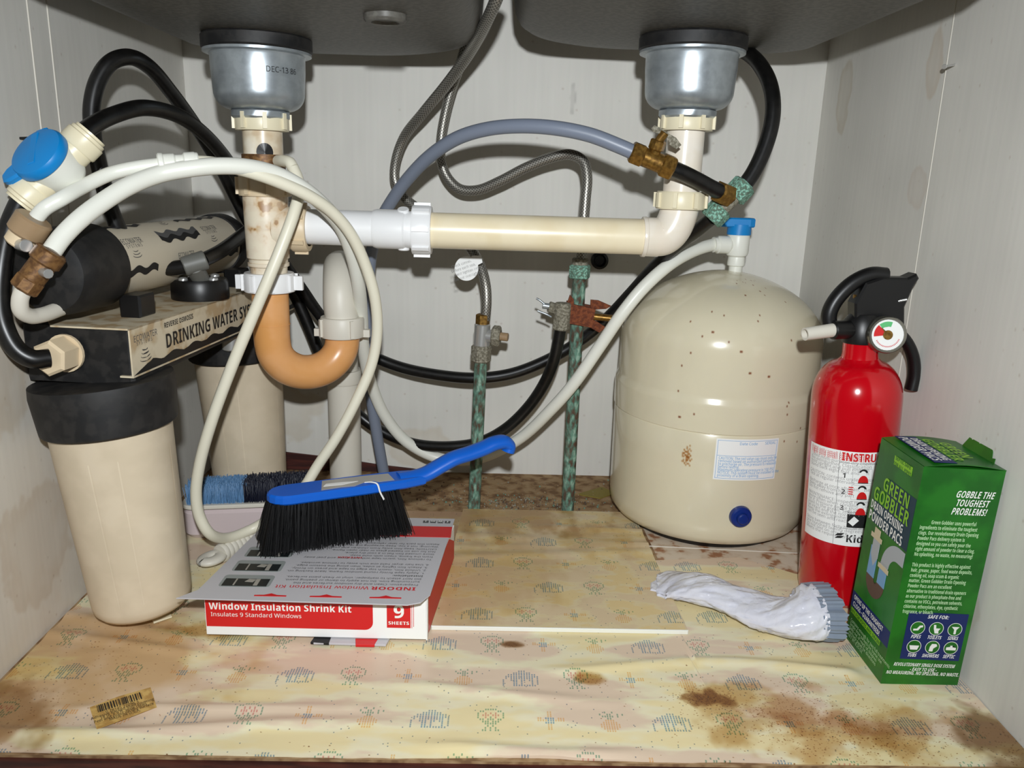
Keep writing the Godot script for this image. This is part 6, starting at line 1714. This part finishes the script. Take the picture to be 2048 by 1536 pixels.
# ---------------------------------------------------------------- the plastic bag
func bag() -> void:
	var t := thing("plastic_bag", "crumpled white plastic sleeve with grey pleated end lying on the shelf paper", "bag", Vector3(0.27, 0.002, 0.405))
	var path := spline([Vector3(0.1833, 0.0120, 0.3531), Vector3(0.1987, 0.0160, 0.3565), Vector3(0.2250, 0.0180, 0.3749), Vector3(0.2557, 0.0190, 0.4024), Vector3(0.2843, 0.0200, 0.4293), Vector3(0.3049, 0.0240, 0.4431), Vector3(0.3251, 0.0280, 0.4425)], 8)
	var n := FastNoiseLite.new()
	n.seed = 8
	n.frequency = 1.0
	n.fractal_octaves = 3
	var s := st()
	var seg := 48
	var rings := []
	var cnt := path.size()
	for i in cnt:
		var f := float(i) / (cnt - 1)
		var tg := (path[mini(i + 1, cnt - 1)] - path[maxi(i - 1, 0)]).normalized()
		var sd := tg.cross(Vector3.UP).normalized()
		var wide := 0.0240 + 0.0075 * smoothstep(0.0, 0.12, f) - 0.0055 * exp(-pow((f - 0.48) / 0.16, 2.0)) + 0.004 * smoothstep(0.7, 1.0, f)
		var high := 0.0035 + 0.0095 * smoothstep(0.05, 0.4, f) + 0.012 * smoothstep(0.6, 1.0, f)
		var ring := PackedVector3Array()
		for k in seg:
			var a := TAU * k / seg
			var cr := n.get_noise_2d(f * 4.0 + cos(a) * 0.8, sin(a) * 1.4 + f * 2.0) * 0.0035 - 0.0030 * pow(1.0 - absf(n.get_noise_2d(f * 7.0 + 30.0 + cos(a), sin(a) * 1.2 + f * 2.0)), 8.0) * smoothstep(0.05, 0.3, f)
			var c := path[i]; c.y = 0.0030 + high
			var p := c + sd * cos(a) * (wide + cr) + Vector3.UP * sin(a) * (high + cr * 0.9) + tg * n.get_noise_2d(cos(a) * 1.5, sin(a) * 1.5 + 5.0) * 0.004 * (1.0 - f)
			p.y = maxf(p.y, 0.0022)
			ring.append(p)
		rings.append(ring)
	for i in cnt - 1:
		for k in seg:
			var j := (k + 1) % seg
			quad(s, rings[i][k], rings[i][j], rings[i + 1][j], rings[i + 1][k], 1)
	for k in seg: 
		vert(s, path[0] * 0.5 + rings[0][seg / 2] * 0.25 + rings[0][0] * 0.25, -1); vert(s, rings[0][k], -1); vert(s, rings[0][(k + 1) % seg], -1)
	var m := mat(Color(0.87, 0.87, 0.90), 0.22)
	m.clearcoat_enabled = true
	m.clearcoat = 0.5
	m.clearcoat_roughness = 0.1
	m.heightmap_enabled = true
	m.heightmap_texture = noise_tex(0.012, 51, [0.3, 0.7], [Color.BLACK, Color.WHITE])
	m.heightmap_scale = 0.07
	m.uv1_triplanar = true
	m.uv1_scale = Vector3.ONE * 14
	m.albedo_texture = noise_tex(0.01, 52, [0.2, 0.8], [Color(0.95, 0.95, 0.97), Color.WHITE])
	part("sleeve", s, m, t)
	s = st()
	var fa := Vector3(0.1846, 0.0060, 0.3489); var fb := Vector3(0.2026, 0.0060, 0.3551)
	var fx := (fb - fa).normalized()
	prism(s, PackedVector2Array([Vector2(-0.006, -0.019), Vector2(0.030, -0.021), Vector2(0.030, 0.012), Vector2(-0.002, 0.010), Vector2(-0.008, -0.002)]), 0.0035, Transform3D(Basis(fx, Vector3.UP.cross(fx), Vector3.UP), Vector3(fa.x, 0.0032, fa.z)), 0.0012)
	part("folded_end", s, m, t)
	# pleated mouth
	s = st()
	var last: PackedVector3Array = rings[-1]
	var mid := Vector3.ZERO
	for q in last: mid += q / seg
	var dir := (path[-1] - path[-3]).normalized()
	dir = Vector3(dir.x, 0.0, dir.z * 0.3).normalized()
	var pr := []
	for i in 3:
		var ring := PackedVector3Array()
		for k in seg * 2:
			var b: Vector3 = last[(k / 2) % seg].lerp(last[((k + 1) / 2) % seg], 0.5)
			var w := 1.0 + 0.022 * sin(k * TAU / 3.0 + 1.3 * sin(k * 0.37)) + 0.012 * i - (0.03 if i == 0 else 0.0)
			var p: Vector3 = mid + (b - mid) * w + dir * (-0.006 + 0.0115 * i + (0.0014 * sin(k * 0.9) + 0.0012 * sin(k * 2.3) if i == 2 else 0.0))
			p.y = maxf(p.y, 0.0022)
			ring.append(p)
		pr.append(ring)
	for i in 2:
		for k in seg * 2:
			var j := (k + 1) % (seg * 2)
			quad(s, pr[i][k], pr[i][j], pr[i + 1][j], pr[i + 1][k], -1)
	for k in seg * 2:
		vert(s, mid + dir * 0.010, -1); vert(s, pr[2][(k + 1) % (seg * 2)], -1); vert(s, pr[2][k], -1)
	part("pleated_mouth", s, mat(Color(0.50, 0.54, 0.60), 0.35), t, "grey pleated opening")

# ---------------------------------------------------------------- small things
func small_things() -> void:
	var flat := Basis(Vector3(1, 0, 0), Vector3(0, 0, -1), Vector3(0, 1, 0))
	# barcode sticker
	var a := Vector3(-0.3354, 0.0040, 0.5794); var b := Vector3(-0.3041, 0.0040, 0.5586)
	var x := (b - a).normalized()
	var sf := Transform3D(Basis(x, Vector3.UP.cross(x), Vector3.UP), Vector3(a.x, 0.0046, a.z))
	var t := thing("barcode_sticker", "yellowed sticker with a barcode stuck on the shelf paper at front left", "sticker", Vector3((a.x + b.x) / 2, 0.0046, (a.z + b.z) / 2))
	var s := st()
	prism(s, PackedVector2Array([Vector2(-0.002, -0.030), Vector2(0.044, -0.026), Vector2(0.045, 0.005), Vector2(0.020, 0.006), Vector2(-0.003, 0.003)]), 0.0003, sf)
	part("sticker", s, mott([0.3, 0.7], [Color(0.68, 0.52, 0.26), Color(0.80, 0.66, 0.38)], Vector3.ONE * 20, 0.4, 0.0, 0.014, 61), t)
	s = st()
	var rng := RandomNumberGenerator.new()
	rng.seed = 3
	var bx := 0.002
	while bx < 0.036:
		var w := 0.00035 * (1 + rng.randi() % 3)
		decal(s, rect(bx, -0.008, bx + w, 0.002), sf, 0.0006)
		bx += w + 0.00035 * (1 + rng.randi() % 3)
	for k in 5: letters(s, ["0 78145 22096 3", "Adhesive backed shelf covering", "18 in. x 9 ft. wipe clean", "Peel and press on dry surface", "MADE IN U.S.A."][k], 0.0016, Vector2(0.020, -0.0108 - 0.0030 * k), sf, 1, false, 0.72, 0.0, null, 5.0)
	part("barcode_print", s, M.ink, t)
	# folded scrap by the housing
	s = st()
	a = Vector3(-0.3429, 0.0030, 0.4374); b = Vector3(-0.3296, 0.0030, 0.4255)
	x = (b - a).normalized()
	prism(s, PackedVector2Array([Vector2(-0.001, -0.003), Vector2(0.017, -0.003), Vector2(0.018, 0.003), Vector2(0.0, 0.003)]), 0.0018, Transform3D(Basis(x, Vector3.UP.cross(x), Vector3.UP), Vector3(a.x, 0.0028, a.z + 0.006)), 0.0003)
	single("paper_scrap", s, M.nut_cream, "small folded cream scrap on the floor under the front filter housing", "scrap")
	# flattened packet under the kit box
	t = thing("flat_packet", "flattened grey and red packet sticking out under the kit box", "packet", Vector3(-0.137, 0.0022, 0.462))
	s = st()
	prism(s, PackedVector2Array([Vector2(-0.175, -0.478), Vector2(-0.105, -0.4795), Vector2(-0.100, -0.452), Vector2(-0.176, -0.450)]), 0.0022, Transform3D(flat, Vector3(0, 0.0030, 0)), 0.0004)
	part("packet", s, M.grey_card, t)
	s = st()
	prism(s, PackedVector2Array([Vector2(-0.134, -0.4805), Vector2(-0.116, -0.4805), Vector2(-0.114, -0.470), Vector2(-0.136, -0.470)]), 0.0030, Transform3D(flat, Vector3(0, 0.0027, 0)), 0.0004)
	part("red_tab", s, M.red_ink, t)
	s = st()
	prism(s, PackedVector2Array([Vector2(-0.178, -0.4775), Vector2(-0.160, -0.4785), Vector2(-0.160, -0.468), Vector2(-0.176, -0.466)]), 0.0028, Transform3D(flat, Vector3(0, 0.0028, 0)), 0.0004)
	part("dark_tab", s, M.ink, t)
	# yellow-green card beside the tank
	s = st()
	prism(s, PackedVector2Array([Vector2(0.118, -0.080), Vector2(0.158, -0.050), Vector2(0.176, -0.072), Vector2(0.150, -0.094)]), 0.0012, Transform3D(flat, Vector3(0, 0.0004, 0)))
	single("card_scrap", s, mat(Color(0.52, 0.46, 0.17), 0.6), "olive yellow scrap of card on the dirty board left of the tank", "scrap")
	# paint fleck on the front rail
	s = st()
	prism(s, PackedVector2Array([Vector2(-0.312, -0.022), Vector2(-0.296, -0.020), Vector2(-0.287, -0.012), Vector2(-0.300, -0.009), Vector2(-0.318, -0.006)]), 0.0006, Transform3D(Basis(), Vector3(0, 0, 0.648)))
	single("paint_fleck", s, mat(Color(0.05, 0.40, 0.24), 0.5), "green paint fleck on the dark front rail at lower left", "paint")
	# nails in the side walls
	var nr := Vector3(0.4400, 0.5669, 0.3287)
	s = st()
	cyl(s, nr + Vector3(0.004, 0, 0), nr + Vector3(-0.014, -0.004, 0.010), 0.0011, 8)
	cyl(s, nr + Vector3(-0.014, -0.004, 0.010), nr + Vector3(-0.0150, -0.0043, 0.0107), 0.0024, 10)
	single("nail", s, M.chrome, "small nail sticking out of the right wall near the top", "nail")
	var nl := Vector3(-0.4400, 0.4673, 0.4043)
	s = st()
	cyl(s, nl + Vector3(-0.004, 0, 0), nl + Vector3(0.012, 0.001, 0.0), 0.0013, 8)
	cyl(s, nl + Vector3(0.012, 0.001, 0), nl + Vector3(0.0128, 0.001, 0), 0.0026, 10)
	single("nail", s, M.black, "dark nail in the left wall behind the blue-capped valve", "nail")
	# crumbs of corrosion round the foot of the risers
	s = st()
	lathe(s, [Vector2(0, -0.5), Vector2(0.5, -0.2), Vector2(0.42, 0.3), Vector2(0, 0.5)], Transform3D(), 5)
	s.generate_normals()
	var mm := MultiMesh.new()
	mm.transform_format = MultiMesh.TRANSFORM_3D
	mm.use_colors = true
	mm.mesh = s.commit()
	mm.instance_count = 900
	rng.seed = 44
	var cols := [Color(0.16, 0.28, 0.21), Color(0.30, 0.20, 0.11), Color(0.20, 0.12, 0.07), Color(0.30, 0.28, 0.22), Color(0.10, 0.07, 0.05)]
	for k in 900:
		var px := 0.03 + rng.randfn(0, 0.055); var pz := 0.118 + rng.randfn(0, 0.018)
		if k > 620:
			px = rng.randf_range(-0.25, 0.19); pz = rng.randf_range(0.02, 0.145)
		var sc := 0.0010 + 0.0022 * pow(rng.randf(), 3.0)
		pz = clampf(pz, 0.012, 0.147)
		mm.set_instance_transform(k, Transform3D(Basis.from_euler(Vector3(rng.randf() * 6, rng.randf() * 6, rng.randf() * 6)).scaled(Vector3.ONE * sc), Vector3(px, 0.0002 + sc * 0.35, pz)))
		mm.set_instance_color(k, cols[rng.randi() % 5])
	var o := MultiMeshInstance3D.new()
	o.name = "corrosion_crumbs"
	o.multimesh = mm
	var cm := mat(Color.WHITE, 0.9)
	cm.vertex_color_use_as_albedo = true
	o.material_override = cm
	add_child(o)
	tag(o, "green and brown crumbs of corrosion on the bare board round the copper risers", "debris", "", "stuff")
